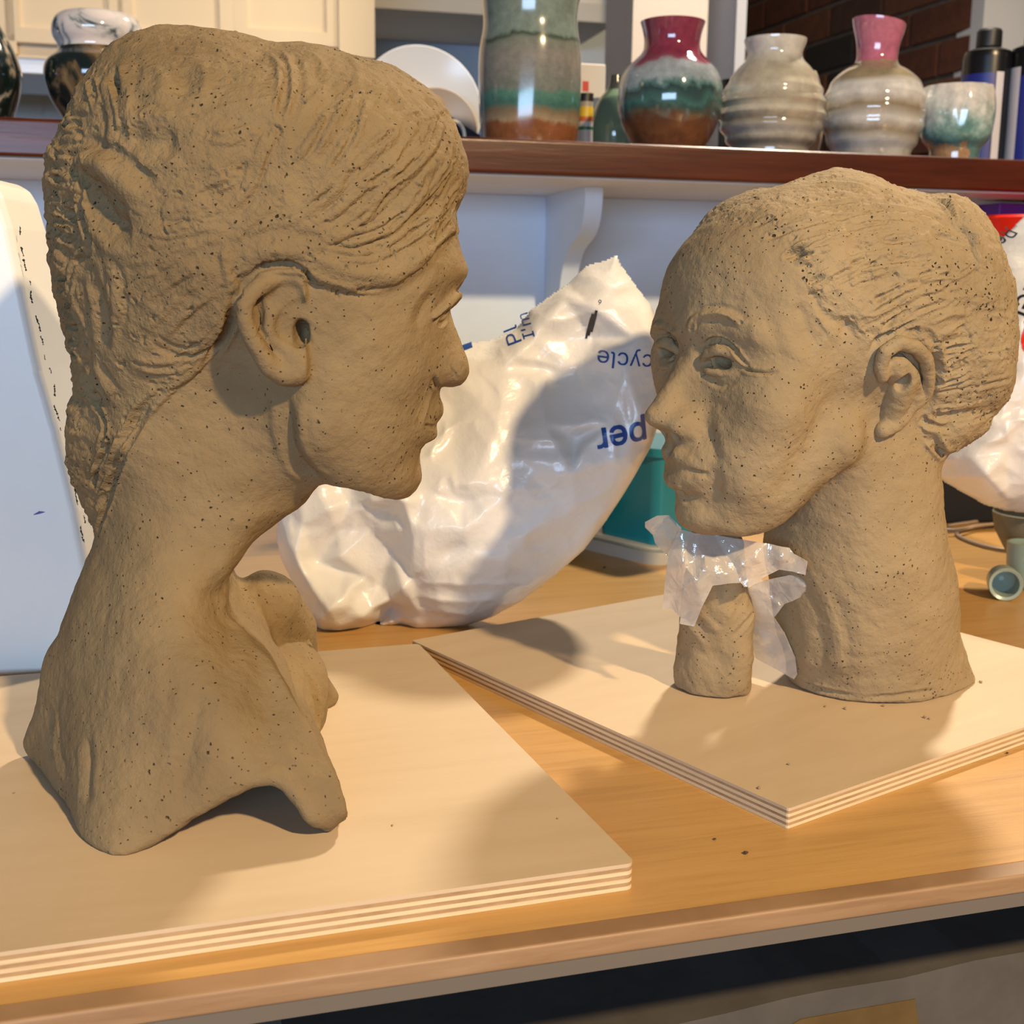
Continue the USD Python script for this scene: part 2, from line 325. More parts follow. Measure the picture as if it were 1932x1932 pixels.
# ---------------------------------------------------------------- half wall, jarrah shelf, bracket
S_o, S_R, S_to, S_loc = frame((0, 1.36, 0), SHELF_RZ)
SHELF_Z = .403
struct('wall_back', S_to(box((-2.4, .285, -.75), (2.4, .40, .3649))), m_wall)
sh = thing('shelf', 'long polished red-brown timber shelf above the white half wall', 'shelf', (0, 1.36, 0), SHELF_RZ)
obj('plank', rbox((-2.4, 0, .3665), (2.4, .52, SHELF_Z), .004), m_jarrah, sh)
obj('lining_board', box((-2.4, .012, .3650), (2.4, .284, .3664)), m_white, sh, False, label='white board lining the underside')
p0 = S_loc(at_z(1095, 354, .365)); p1 = S_loc(at_z(1128.5, 355, .365)); bw = p1[0] - p0[0]
prof = spline([(.172, 0), (.171, -.022), (.160, -.045), (.135, -.060), (.108, -.070), (.088, -.088), (.075, -.112), (.068, -.145), (.065, -.20)], 30)
bk = trimesh.creation.extrude_polygon(Polygon([(0, 0), *map(tuple, prof), (0, -.20)]), bw, engine='earcut')
bk.apply_transform(np.array([[0, 0, 1, p0[0]], [-1, 0, 0, .285], [0, 1, 0, .3649], [0, 0, 0, 1.0]]))
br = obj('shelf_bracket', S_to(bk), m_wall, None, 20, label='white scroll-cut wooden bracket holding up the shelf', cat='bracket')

# ---------------------------------------------------------------- the kitchen beyond the shelf
def ka(px, py, dist):
    return S_loc(at_plane(px, py, S_o + S_R @ np.array([0, dist, 0]), S_R @ np.array([0, 1.0, 0])))
def kbox(x0, y0, x1, y1, dist, depth, r=None):
    a, b = ka(x0, y1, dist), ka(x1, y0, dist)
    lo, hi = (a[0], dist, a[2]), (b[0], dist + depth, b[2])
    return rbox(lo, hi, r) if r else box(lo, hi)
cab = thing('cupboard', 'row of cream panelled kitchen cupboards above the left end of the shelf', 'cupboard', (0, 1.36, 0), SHELF_RZ)
DC = 1.45
obj('carcass', kbox(-500, -420, 640, 80, DC + .02, .33), m_cream, cab, False)
obj('end_post', kbox(640, -420, 704, 106, DC - .01, .36), m_cream, cab, False)
for x0, x1 in ((-420, 4), (9, 217), (222, 431), (440, 638)):
    d = kbox(x0, -410, x1, 79, DC, .02, .003); lo, hi = d.bounds
    fw = .030 if x1 - x0 < 300 else .06
    man_d = manifold3d.Manifold(manifold3d.Mesh(np.array(d.vertices, np.float32), np.array(d.faces, np.uint32)))
    cut = manifold3d.Manifold.cube([hi[0] - lo[0] - 2 * fw, .012, hi[2] - lo[2] - 2 * fw]).translate([lo[0] + fw, lo[1] - .004, lo[2] + fw])
    obj('cupboard_door', man(man_d - cut), m_cream, cab, 25)
hood = thing('range_hood', 'pale metal range hood edge below the cream cupboards', 'range hood', (0, 1.36, 0), SHELF_RZ)
obj('hood_body', kbox(-300, 90, 400, 122, DC + .03, .30, .004), plain('hood_steel', (.72, .72, .74), .3, metallic=.4), hood)
obj('hood_vent', kbox(57, 127, 98, 144, DC + .06, .05), plain('hood_vent', (.16, .15, .12), .6), hood, False)
m_tile = plain('wall_tile', (.52, .54, .56), .25)
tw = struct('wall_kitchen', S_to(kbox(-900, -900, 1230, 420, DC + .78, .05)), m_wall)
splash = thing('tile_splashback', 'pale grey tiled splashback low behind the dark pots', 'tiles', (0, 1.36, 0), SHELF_RZ)
for r_, (y0, y1) in enumerate(((125, 155), (157, 208), (210, 262))):
    for c_ in range(9):
        x0 = -170 + c_ * 63 + (0 if r_ != 0 else 30)
        obj('tile', kbox(x0, y0, x0 + 61.6, y1, DC + .770, .006), m_tile, splash, False)
over = thing('cupboard', 'pale overhead cupboard with a shaded underside behind the tall green vase', 'cupboard', (0, 1.36, 0), SHELF_RZ)
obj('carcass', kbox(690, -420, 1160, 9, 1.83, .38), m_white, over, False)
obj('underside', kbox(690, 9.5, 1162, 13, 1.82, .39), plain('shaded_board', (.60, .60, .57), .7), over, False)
struct('wall_pillar', S_to(cat_(kbox(1183, -900, 1372, 420, .95, .16))), mottled('pillar_paint', (.60, .53, .48), (.64, .57, .52), 4, .7))
struct('wall_side', S_to(kbox(1373, -900, 1450, 420, .96, .15)), mottled('pillar_side_shade', (.42, .44, .50), (.46, .48, .54), 5, .7))  # receding face of the white pillar, its lavender shade put into the colour
struct('wall_right', S_to(kbox(1826, -900, 2700, 420, 1.25, .1)), mottled('grey_paint', (.50, .51, .53), (.55, .56, .58), 5, .7))
# brick wall running away from the right-hand wall
b0 = at_y(1824, 200, 2.95); bd = math.radians(-72 + 180); bdir = np.array([math.cos(bd), math.sin(bd), 0]); bn = np.array([-math.sin(bd), math.cos(bd), 0])
m_mortar = mottled('mortar', (.09, .07, .055), (.13, .10, .08), 30, .9)
mb = [mottled('brick_tone_%s' % n, c, tuple(v * .7 for v in c), 25, .9, bump=.002) for n, c in (('red', (.105, .030, .013)), ('rust', (.13, .046, .018)), ('brown', (.07, .028, .016)), ('dark', (.022, .016, .013)))]
bw_ = struct('wall_brick', None, m_mortar) if False else thing('wall_brick', None, None, b0, bd, kind='structure')
obj('mortar_bed', box((-.02, -.09, -.99), (2.6, -.004, 1.75)), m_mortar, bw_, False)
g = np.random.default_rng(5)
for r_ in range(17):
    z = -.30 + r_ * .086
    for c_ in range(11):
        x0 = c_ * .24 - (.12 if r_ % 2 else 0) + .0
        a = max(x0, .0)
        if x0 + .23 < .02: continue
        m = rbox((a, -.004 - .05, z - .25 + .2), (x0 + .23, .004 + g.uniform(-.002, .002), z + .076 - .05), .003, 1)
        obj('brick', m, mb[g.choice(4, p=[.4, .25, .2, .15])], bw_, False)
# ---------------------------------------------------------------- pots and bottles on the shelf
def glaze(name, stops, scale_z, warp=.02, rough=.12, nscale=22, speck=None, detail=5, zamp=None, **kw):
    """Glazes poured in bands: a ramp over height, its edges run by noise, with mottling. stops: (height 0..1, colour)."""
    n = {'c': ('texture_coordinate', {}), 's': ('separate_xyz', {}), 'n': ('noise_texture', dict(scale=nscale, detail=detail, roughness=.6)),
         'w': ('math', dict(math_type='multiply_add', value2=warp / scale_z * 2)), 'o': ('math', dict(math_type='multiply', value2=1.0 / scale_z)),
         'ns': ('math', dict(math_type='subtract', value2=.5)),
         'r': ('rgb_ramp', dict(ramp=stops)), 'n2': ('noise_texture', dict(scale=nscale * 4, detail=5, roughness=.7)),
         'm': ('map_range', dict(from_min=.3, from_max=.7, to_min=.72, to_max=1.12, clamp=True)), 'x': ('vector_math', dict(math_type='scale')),
         'p': ('principled_bsdf', dict(roughness=rough, coat_weight=.6, coat_roughness=.06, **kw))}
    l = [('c.object', 's.vector'), ('s.z', 'o.value1'), ('c.object', 'n.vector'), ('n.fac', 'ns.value1'), ('ns.value', 'w.value1'), ('o.value', 'w.value3'), ('w.value', 'r.fac'),
         ('c.object', 'n2.vector'), ('n2.fac', 'm.value'), ('r.color', 'x.vector1'), ('m.result', 'x.scale'), ('x.vector', 'p.base_color')]
    return M(name, n, l)
def marbled(name, a, b, c, scale, rough=.1, sh=0.0):
    return M(name, {'c': ('texture_coordinate', {}), 'n': ('noise_texture', dict(scale=scale, detail=4, roughness=.55, distortion=1.6)),
        'r': ('rgb_ramp', dict(ramp=[(.38 + sh, a), (.46 + sh, a), (.52 + sh, b), (.60 + sh, c)])), 'p': ('principled_bsdf', dict(roughness=rough, coat_weight=.6, coat_roughness=.05))},
        [('c.object', 'n.vector'), ('n.fac', 'r.fac'), ('r.color', 'p.base_color')])
def pot_place(px, back):
    """A place on the shelf seen at column px, back metres behind the front edge; returns (position, metres per pixel there)."""
    p = at_plane(px, 260, S_o + S_R @ np.array([0, back, 0]), S_R @ np.array([0, 1.0, 0])); p[2] = SHELF_Z
    return p, ((p - EYE) @ CAM_F) / FPX
def px_profile(pts, y_shelf, back, mpp, wall=.004):
    """(radius px, row px) down the outside -> a turned profile in metres with a wall and an inside."""
    hid = (SHELF_Z - EYE[2]) * back / 1.5
    out = spline([(r * mpp, (y_shelf - y) * mpp + hid) for r, y in pts], 44)[::-1]
    out = [(max(r, .004), max(z, 0.0)) for r, z in out]; out[0] = (out[0][0], 0.0)
    ins = [(max(r - wall, .002), max(z, .006)) for r, z in out[::-1]][1:]
    return out + ins
def turned(name, label, cat, px, back, pts, y_shelf, mat, wob=.01, seed=0, ribs=0.0, group=None, tilt=0.0):
    p, mpp = pot_place(px, back); pr = np.array(px_profile(pts, y_shelf, back, mpp))
    if ribs:
        k = len(pr) // 2 + 1; z = pr[:k, 1]; H = z.max(); amp = np.clip((H * .72 - z) / (H * .2), 0, 1)
        pr[:k, 0] += ribs * np.sin(z / H * 2 * np.pi * 9) * amp
    m = lathe(pr, 72, wob, seed)
    if tilt:
        m.vertices[:, 2] += m.vertices[:, 0] * tilt * np.clip(m.vertices[:, 2] / m.vertices[:, 2].max() - .55, 0, 1) * 2
    t = thing(name, label, cat, p, SHELF_RZ, group)
    return t, m, p, mpp
def split_height(m, z):
    lo = m.triangles_center[:, 2] < z
    return m.submesh([np.flatnonzero(lo)], append=True, repair=False), m.submesh([np.flatnonzero(~lo)], append=True, repair=False)
# tall green vase with a pulled lip
t, m, p, k = turned('vase', 'tall green and grey glazed vase with a pulled lip and bare brown foot', 'vase', 998, .10,
    [(99, -22), (97, -12), (93, 5), (89, 35), (88, 62), (93, 92), (95.5, 130), (95, 185), (93, 225), (88, 264), (86, 275)], 262, None, .008, 3)
v = m.vertices; top_z = v[:, 2].max(); a = np.arctan2(v[:, 1], v[:, 0]); lipf = np.exp(-((a + .15) / .30) ** 2) * np.clip((v[:, 2] - top_z + .03) / .03, 0, 1) ** 2
v[:, :2] *= (1 + .13 * lipf)[:, None]; m.vertices = v
H = top_z
obj('vase_body', m, glaze('green_vase_glaze', [(.0, (.20, .075, .03)), (.13, (.24, .09, .036)), (.155, (.32, .24, .15)), (.20, (.20, .15, .09)), (.235, (.05, .14, .12)), (.30, (.08, .20, .16)), (.33, (.16, .18, .16)), (.52, (.22, .21, .19)), (.60, (.17, .19, .16)), (.625, (.045, .07, .05)), (.65, (.17, .225, .20)), (.85, (.19, .245, .215)), (1.0, (.22, .255, .23))], H, .012, .16, 26), t, 35)
# red over turquoise vase
t, m, p, k = turned('vase', 'round-bellied vase with crimson neck over pale blue, turquoise and brown bands', 'vase', 1262, .10,
    [(60, 50), (56, 62), (52, 80), (53, 100), (68, 118), (88, 140), (96, 168), (97, 190), (93, 220), (80, 252), (66, 276), (62, 284)], 271, None, .006, 4)
obj('vase_body', m, glaze('crimson_vase_glaze', [(.0, (.13, .05, .025)), (.16, (.17, .07, .03)), (.24, (.12, .055, .03)), (.33, (.04, .085, .08)), (.38, (.05, .13, .125)), (.44, (.025, .05, .058)), (.48, (.08, .17, .175)), (.53, (.25, .31, .35)), (.64, (.28, .31, .36)), (.68, (.22, .06, .10)), (.74, (.19, .028, .06)), (1.0, (.21, .038, .075))], m.vertices[:, 2].max(), .022, .08, 30), t, 35)
# cream throwing-ringed jar
t, m, p, k = turned('jar', 'cream glazed round jar with bold throwing rings and a short upright neck', 'jar', 1454, .10,
    [(57, 84), (56, 92), (51, 104), (51, 116), (64, 132), (82, 158), (95, 190), (98, 212), (95, 238), (82, 266), (70, 286), (68, 294)], 282, None, .005, 5, .0016)
obj('jar_body', m, glaze('cream_glaze', [(0, (.36, .34, .30)), (.12, (.26, .23, .18)), (.22, (.46, .43, .37)), (.3, (.24, .205, .15)), (.38, (.46, .43, .36)), (.45, (.30, .27, .21)), (.55, (.45, .42, .35)), (.7, (.36, .33, .26)), (.85, (.45, .44, .40)), (1, (.54, .54, .52))], m.vertices[:, 2].max(), .006, .10, 14), t, 35)
# small cream pot behind it
t, m, p, k = turned('pot', 'small plain cream pot half hidden behind the ringed jar', 'pot', 1497, .30,
    [(36, 140), (40, 150), (50, 185), (55, 220), (52, 262), (46, 292)], 285, None, .005, 6)
obj('pot_body', m, plain('plain_cream_glaze', (.40, .36, .27), .15), t, 35)
# pink-necked vase
t, m, p, k = turned('vase', 'cream striped round vase with a glossy pink flaring neck', 'vase', 1645, .10,
    [(48, 54), (46, 66), (40, 88), (37, 110), (39, 126), (56, 138), (80, 160), (93, 190), (95, 212), (92, 240), (83, 268), (72, 290), (70, 300)], 290, None, .005, 7, .0008, tilt=-.16)
zs = m.vertices[:, 2].max()
body, neck = split_height(m, zs * .695)
ob = obj('vase_body', body, glaze('striped_glaze', [(0, (.40, .37, .31)), (.14, (.50, .48, .45)), (.2, (.28, .235, .17)), (.28, (.54, .53, .51)), (.36, (.25, .20, .13)), (.44, (.55, .54, .53)), (.52, (.54, .53, .52)), (.56, (.26, .215, .14)), (.66, (.30, .245, .155)), (.70, (.40, .28, .15)), (1, (.4, .3, .2))], zs, .012, .08, 10), t, 35)
obj('vase_neck', neck, glaze('pink_glaze', [(0, (.40, .12, .19)), (.7, (.43, .13, .21)), (1, (.46, .16, .24))], zs, .01, .08, 20), t, 35, label='glossy pink neck')
# fluted turquoise cup
t, m, p, k = turned('cup', 'squat white cup with turquoise runs and an unglazed foot beside the black bottles', 'cup', 1802, .09,
    [(62, 172), (66, 190), (68, 215), (66, 245), (58, 272), (47, 284), (45, 300), (44, 308)], 299, None, .004, 8)
v = m.vertices; a = np.arctan2(v[:, 1], v[:, 0]); zz = v[:, 2] / v[:, 2].max()
v[:, :2] *= (1 + .018 * np.cos(14 * a) * np.clip((zz - .3) * 3, 0, 1))[:, None]; m.vertices = v
obj('cup_body', m, glaze('turquoise_run_glaze', [(0, (.36, .20, .10)), (.17, (.42, .25, .13)), (.20, (.10, .18, .17)), (.36, (.13, .27, .25)), (.50, (.30, .44, .42)), (.72, (.58, .62, .60)), (.92, (.62, .62, .60)), (1, (.66, .63, .60))], m.vertices[:, 2].max(), .05, .10, 26), t, 35)
# small green bottle
t, m, p, k = turned('bottle', 'small sage green ceramic bottle behind the crimson-necked vase', 'bottle', 1160, .30,
    [(11, 146), (12, 156), (14, 166), (26, 182), (42, 212), (50, 240), (50, 262), (46, 284)], 272, None, .004, 9)
b_, n_ = split_height(m, m.vertices[:, 2].max() * .85)
obj('bottle_body', b_, plain('sage_glaze', (.16, .26, .19), .1, coat_weight=.5), t, 35)
obj('bottle_neck', n_, plain('dark_glaze', (.06, .07, .07), .15), t, 35, label='dark glazed neck')
# marbled pots on the left
t, m, p, k = turned('pot', 'black and cream marbled pot cut off by the left edge', 'pot', -46, .12,
    [(52, 20), (50, 30), (62, 62), (82, 105), (89, 140), (84, 175), (70, 215), (66, 228)], 217, None, .004, 10)
obj('pot_body', m, marbled('black_marble_glaze', (.008, .014, .013), (.02, .035, .035), (.42, .36, .29), 17), t, 35)
t, m, p, k = turned('pot', 'marbled pot with a wide blue-white collar above a glossy black body', 'pot', 193, .11,
    [(60, 32), (74, 40), (82, 58), (79, 78), (72, 92), (74, 100), (92, 116), (100, 142), (97, 165), (84, 196), (68, 222), (64, 236)], 224, None, .004, 11)
z0 = m.vertices[:, 2].max() * .70
b_, n_ = split_height(m, z0)
obj('pot_body', b_, marbled('black_brown_glaze', (.006, .014, .016), (.02, .022, .018), (.20, .135, .07), 14), t, 35)
obj('collar', n_, marbled('blue_white_glaze', (.03, .075, .10), (.50, .50, .52), (.62, .58, .58), 16, .1, -.05), t, 35, label='wide blue and white marbled collar')
# black bottles with blue labels
m_blk = plain('black_plastic', (.006, .007, .010), .28); m_blab = plain('blue_label', (.012, .022, .22), .4); m_wlab = plain('white_label', (.62, .60, .64), .5); m_cap = plain('black_cap', (.010, .011, .013), .45)
for i, (px, bx, ytop, lab) in enumerate(((1852, .20, 0, 'black plastic bottle with blue label, the one fully in view beside the cup'), (1942, .17, -10, 'black plastic bottle with white label strip, cut by the right edge'))):
    p, k = pot_place(px, bx); t = thing('bottle', lab, 'bottle', p, SHELF_RZ - .25)
    hid = (SHELF_Z - EYE[2]) * bx / 1.5; zt = lambda y: (302 - y) * k + hid
    R = 45 * k
    pr = [(R * .92, 0), (R, .004), (R, zt(122 + ytop)), (R * .93, zt(110 + ytop)), (R * .62, zt(104 + ytop)), (R * .5, zt(102 + ytop))]
    obj('bottle_body', lathe(pr, 48), m_blk, t, 30)
    obj('cap', lathe([(R * .5, zt(101 + ytop)), (R * .51, zt(98 + ytop)), (R * .50, zt(73 + ytop)), (R * .44, zt(69 + ytop))], 36), m_cap, t, 30)
    def wrap(a0, a1, z0, z1, r):
        a = np.linspace(a0, a1, 24); v = np.array([(r * math.cos(x), r * math.sin(x), z) for z in (z0, z1) for x in a]); n = 24
        f = [(j, j + 1, n + j + 1) for j in range(n - 1)] + [(j, n + j + 1, n + j) for j in range(n - 1)]
        mm = trimesh.Trimesh(v, f, process=False); w2 = mm.copy(); w2.vertices[:, :2] *= (r - .0004) / r; w2.invert(); return cat_(mm, w2)
    lb = obj('label', wrap(-3.5, -1.55 if i == 0 else -1.6, .006, zt(152), R + .0005), m_blab, t, 30)
    obj('label_strip', wrap(-1.52, -1.20, .012, zt(150), R + .0009) if i == 0 else wrap(-3.15, -2.5, .012, zt(136), R + .0009), m_wlab, t, 30, label='pale printed strip of the label')
# things standing on the kitchen side
def standing(name, label, cat, mesh, mat, at, rz=SHELF_RZ):
    t = thing(name, label, cat, at, rz); obj(name + '_body' if not name.endswith('plate') else 'plate_face', mesh, mat, t, 30); return t
p, k = pot_place(795, .47); R = 117 * k
disc = lathe([(R * .55, 0), (R * .62, .001), (R * .96, .012), (R, .015), (R * .98, .017), (R * .6, .006), (.01, .004)], 72)
disc.apply_transform(trimesh.transformations.rotation_matrix(math.radians(82), [1, 0, 0])); disc.apply_translation([0, .02, R * 1.0])
standing('dinner_plate', 'large round white plate standing on edge behind the left bust\'s forehead', 'plate', disc, plain('white_china', (.70, .74, .80), .2), p)
p, k = pot_place(826, .43); R = 76 * k
disc = lathe([(R * .5, 0), (R * .6, .001), (R * .95, .010), (R, .013), (R * .97, .015), (R * .6, .005), (.01, .003)], 60)
disc.apply_transform(trimesh.transformations.rotation_matrix(math.radians(80), [1, 0, 0])); disc.apply_translation([0, .01, R * 1.0])
standing('side_plate', 'smaller beige plate leaning in front of the white plate', 'plate', disc, plain('beige_stoneware', (.40, .33, .26), .4), p)
p, k = pot_place(842, .30)
q = [(-58, 262), (-60, 170), (-50, 159), (-40, 157), (-30, 160), (62, 212), (66, 262)]
tr = trimesh.creation.extrude_polygon(Polygon([(x * k, (262 - y) * k + .03) for x, y in q]).buffer(-.003).buffer(.003), .014, engine='earcut')
tr.apply_transform(np.array([[1, 0, 0, 0], [0, 0, -1, 0], [0, 1, 0, -.03], [0, 0, 0, 1.0]]))
standing('griddle', 'navy-black flat griddle standing between the plates and the tall vase', 'griddle', tr, plain('navy_enamel', (.006, .007, .016), .35), p)
p, k = pot_place(858, .16)
hs = tube(spline([(-26 * k, 0, .004), (-22 * k, 0, 40 * k), (-4 * k, 0, 56 * k), (12 * k, 0, 48 * k), (19 * k, 0, 26 * k), (20 * k, 0, .004)], 30), 3.2 * k, 10)
standing('arched_handle', 'small cream arched handle standing beside the tall vase', 'handle', hs, plain('cream_ceramic', (.50, .44, .36), .25), p)
p, k = pot_place(1116, .36)
cb = thing('carton', 'small white carton with a red mark behind the tall vase', 'carton', p, SHELF_RZ)
obj('carton_body', rbox((-26 * k, 0, 0), (25 * k, .05, (262 - 128) * k + .045), .002), plain('white_card', (.66, .64, .63), .6), cb)
obj('red_mark', box((-20 * k, -.0006, (262 - 178) * k + .045), (-8 * k, 0.0002, (262 - 160) * k + .045)), plain('red_ink', (.55, .03, .02), .5), cb, False)
p, k = pot_place(1104, .24)
tb2 = thing('spice_tin', 'little black tin with yellow and green bands beside the sage bottle', 'tin', p, SHELF_RZ)
zz = [(264 - y) * k + .035 for y in (268, 256, 250, 241, 232, 214, 205, 190)]
for j, (c, nm) in enumerate((((.62, .62, .60), 'white_band'), ((.02, .20, .09), 'green_band'), ((.62, .62, .6), 'white_band'), ((.50, .13, .04), 'orange_band'), ((.62, .44, .03), 'yellow_band'), ((.30, .28, .26), 'grey_band'), ((.012, .012, .012), 'lid'))):
    obj(nm, lathe([(14 * k, max(zz[j], 0) if j else 0), (14 * k, zz[j + 1])], 28), plain('tin_%d' % j, c, .4), tb2, 30)
p, k = pot_place(1385, .33)
pm = thing('black_dish', 'low black dish glimpsed between the crimson vase and the ringed jar', 'dish', p, SHELF_RZ)
obj('dish_body', lathe([(26 * k, 0), (30 * k, .02), (32 * k, .125), (30 * k, .125), (27 * k, .02)], 36), m_blk, pm, 30)
LEFT_OUT = [(-160.9,363,0),(-149.9,363.4,0),(-133,361.3,0),(-116.1,357.1,0),(-108.8,356.1,0),(-99.1,357.1,0),(-85.7,355.2,0),(-77.3,351.8,0),(-67.5,350.1,0),(-56.6,347.4,0),(-50.5,342.9,0),(-43.2,338.3,0),(-37,333.7,0),(-32.1,326.7,0),(-28.4,318.4,0),(-25.9,310.1,0),(-25.1,303,0),(-26.3,295.8,0),(-28.2,288.5,0),(-28,280,0),(-27.2,275.2,0),(-26.1,269.1,0),(-24.6,263.7,0),(-22.6,260.6,0),(-22.1,258.1,0),(-22.8,254.7,0),(-26.5,249.9,0),(-28.3,247.9,0),(-26.5,246.7,0),(-27.3,244.2,0),(-31,240.9,0),(-31.5,238.2,0),(-28.7,231.5,0),(-25.6,223.7,0),(-22.8,217.5,0),(-21.5,211.2,0),(-22.5,207.1,0),(-25.5,204,0),(-29.6,202.7,0),(-34.2,203.2,0),(-35.5,202.1,0),(-35.5,198.3,0),(-34.2,195.2,0),(-32.9,191.2,0),(-34.1,188.1,0),(-36.2,186,0),(-37.7,183.9,0),(-36.7,181.9,0),(-36.4,179.3,0),(-38.2,176.7,0),(-40.5,175.6,0),(-43.4,174.3,0),(-44.9,171.2,0),(-45.4,167.8,0),(-44.6,163.9,0),(-44.4,159.7,0),(-44.6,156.6,0),(-47,152.4,0),(-50.9,149.1,0),(-55,148.9,8),(-60.5,150.6,17),(-67.1,154.3,27),(-73.9,157.6,34),(-80.1,159.4,38),(-85.7,160,36),(-90.3,158.5,30),(-97.9,151.5,22),(-104.6,141.7,12),(-108.1,135.6,6),(-112.1,128.8,0),(-116.6,117.5,0),(-119.1,107.5,0),(-118.9,100.1,6),(-116.2,96.1,18),(-112.2,91.6,30),(-107.6,88.8,40),(-99.7,82.4,52),(-94.8,76.2,60),(-91,69.5,66),(-86.4,61.8,72),(-82.6,55.6,76),(-79.7,49.3,80),(-76.7,43.3,84),(-73.4,37.2,88),(-70.9,29.5,90),(-69.8,22.9,90)]
LEFT_BACK = [(-247.1,20.5,0),(-244.2,25,0),(-240.5,33.8,0),(-236.6,45.1,0),(-234.4,56,0),(-231.4,67.9,0),(-224.5,78.4,0),(-220.2,89.1,0),(-217,96.5,0),(-213.6,106.5,0),(-210.1,114.3,0),(-205.4,124.8,0),(-204.4,129.4,0),(-208.3,140.4,0),(-211.5,149.3,0),(-213.2,155.3,0),(-215,161.9,0),(-216.4,169.6,0),(-215.5,182.6,0),(-213,190.3,0),(-208.6,202.6,0),(-210.3,208.2,0),(-209.2,216.5,0),(-210.5,225.8,0),(-212.4,231.8,0),(-213.1,237.8,0),(-215,245.2,0),(-215.6,252.9,0),(-217.7,256.1,0),(-217.8,263.9,0),(-217.2,270.3,0),(-217.5,280,0),(-217.2,290.4,0),(-217.7,299.3,0),(-216.3,306,0),(-215.1,310.3,0),(-213,313.7,0),(-208.7,319.4,0),(-207.7,324.7,0),(-204.8,328.2,0),(-200.7,336.5,0),(-195.1,342.2,0),(-190.4,348.8,0),(-187,353.5,0),(-182.3,356.5,0),(-175.3,360.1,0),(-168.7,362.2,0)]
LEFT_IN = [(-126.5,312.2,64),(-105.9,328.5,55),(-83.4,317.7,58),(-61.7,307.7,54),(-40.3,304.9,40),(-31.6,301.5,30),(-151.2,328.3,52),(-177.1,307.2,44),(-190.6,315.3,30),(-162.4,268.9,60),(-193.8,269.4,34),(-116,269.2,67),(-83.3,269.8,63),(-53.4,275.2,48),(-36.1,276.1,32),(-129,236.1,63),(-166.7,223.8,52),(-194.4,215,26),(-137.7,290.6,66),(-104.7,295.3,65),(-148.8,344.1,34),(-110.8,345.6,28),(-77.6,338.4,34),(-54.6,329.9,34),(-62.2,245.8,54),(-44.6,252.8,44),(-33.7,251.8,32),(-27.1,256.6,20),(-58.1,225.2,50),(-75.7,227.6,57),(-42.8,238.9,37),(-35.9,238.7,26),(-32.5,238.1,18),(-45.1,224.8,38),(-36.5,224.2,24),(-32.7,222.6,14),(-31,213.9,13),(-26.8,211.4,12),(-25,213.7,8),(-33.5,208.7,16),(-37.9,207,21),(-47.6,205.7,37),(-65.4,199.4,49),(-42.8,183.6,22),(-39.1,189,14),(-37.8,195,11),(-39.6,180.2,14),(-48.8,172.6,24),(-48.2,160.2,17),(-60.2,166.3,33),(-75.5,172.8,46),(-86.2,178.4,53),(-94.9,190.4,56),(-97.8,204.1,54),(-84.9,213.8,58),(-67.3,159.3,36),(-107,174.4,43),(-119.4,164.4,42),(-148.1,152.2,44),(-174.3,143.3,38),(-158.8,126.7,52),(-131.9,130.3,44),(-118.9,119.1,38),(-116.9,133.3,34),(-130.7,109.9,52),(-118,103,44),(-190.1,121.4,30),(-195.9,160.3,22),(-174.2,175.8,42),(-193.1,190.7,26),(-153.3,193.2,46),(-127.3,200.6,45),(-128.5,181.2,42),(-125.8,215,50),(-110.8,191.4,46),(-101.8,189.6,50),(-154.3,97.9,72),(-182.6,88.5,58),(-207.7,76.5,36),(-125.6,91.7,66),(-111.2,86.4,56),(-150.8,71.8,88),(-117.5,70.9,84),(-184.5,65.1,70),(-212.4,54.3,40),(-103.7,66.9,72),(-149.2,46.6,97),(-115.5,46.7,96),(-91.6,44.6,90),(-191.3,41.7,74),(-215.9,35.9,40),(-82.3,33.4,92),(-104.3,39.6,96),(-166.3,27.4,103),(-137.1,32.1,102)]
LEFT_FOOT = [(-249.3,12,-7.2),(-239.3,12,6.2),(-225,12,27.6),(-210.4,12,51.8),(-197.9,12,70.3),(-186.7,12,92.4),(-176.9,12,102.5),(-167.3,12,109.7),(-160.9,12,111),(-156.8,12,108.4),(-82.1,12,92.4),(-75.6,12,88),(-73.9,12,71.5)]
LEFT_ARCH = [(-160.1,6.9,98),(-150.4,13.7,98),(-140.4,19.7,98),(-130.2,26.4,98),(-120.2,32.3,98),(-110.4,36.3,98),(-103.1,37.3,98),(-98.8,35.5,98),(-95.3,31.7,98),(-90.8,26.9,98),(-88.4,22.3,98),(-84.8,17.5,98),(-81.2,14.2,98)]
EAR_RIM = [(-85.7,248.1),(-88,253.4),(-93,256),(-99.8,255.9),(-106.7,253.2),(-112.3,248.4),(-115.1,242.2),(-115.1,236.1),(-112.8,228.7),(-109.5,220.6),(-105.6,213.7),(-100.8,210),(-95.9,209.6),(-91.8,211.7),(-88.2,215.3),(-87,222.2),(-86.5,234.7)]
EAR_C = [(-99.9,233.5)]
EAR_HELIX = [(-86,241.7),(-87.4,250),(-92.4,253.8),(-99,253.9),(-105.7,251),(-110.2,246.4),(-113,241),(-112.9,235.5),(-110.8,228.7),(-107.7,221.7),(-104.2,215.8),(-99.9,212.5)]
EAR_HELIX_R = (3.2,3.9,4.1,4.1,4.1,4.0,3.9,3.8,3.8,4.0,4.4,4.6)
EAR_ANTI = [(-91.6,246.5),(-96.1,245.5),(-100.6,241.6),(-104.2,236.3),(-104.8,231),(-102.2,226.2),(-98.2,225.4)]
EAR_ANTI_R = (2.0,2.6,3.0,3.0,3.0,3.0,2.6)
EAR_LOBE = [(-94.6,216.6)]
EAR_TRAGUS = [(-87.1,228.1)]
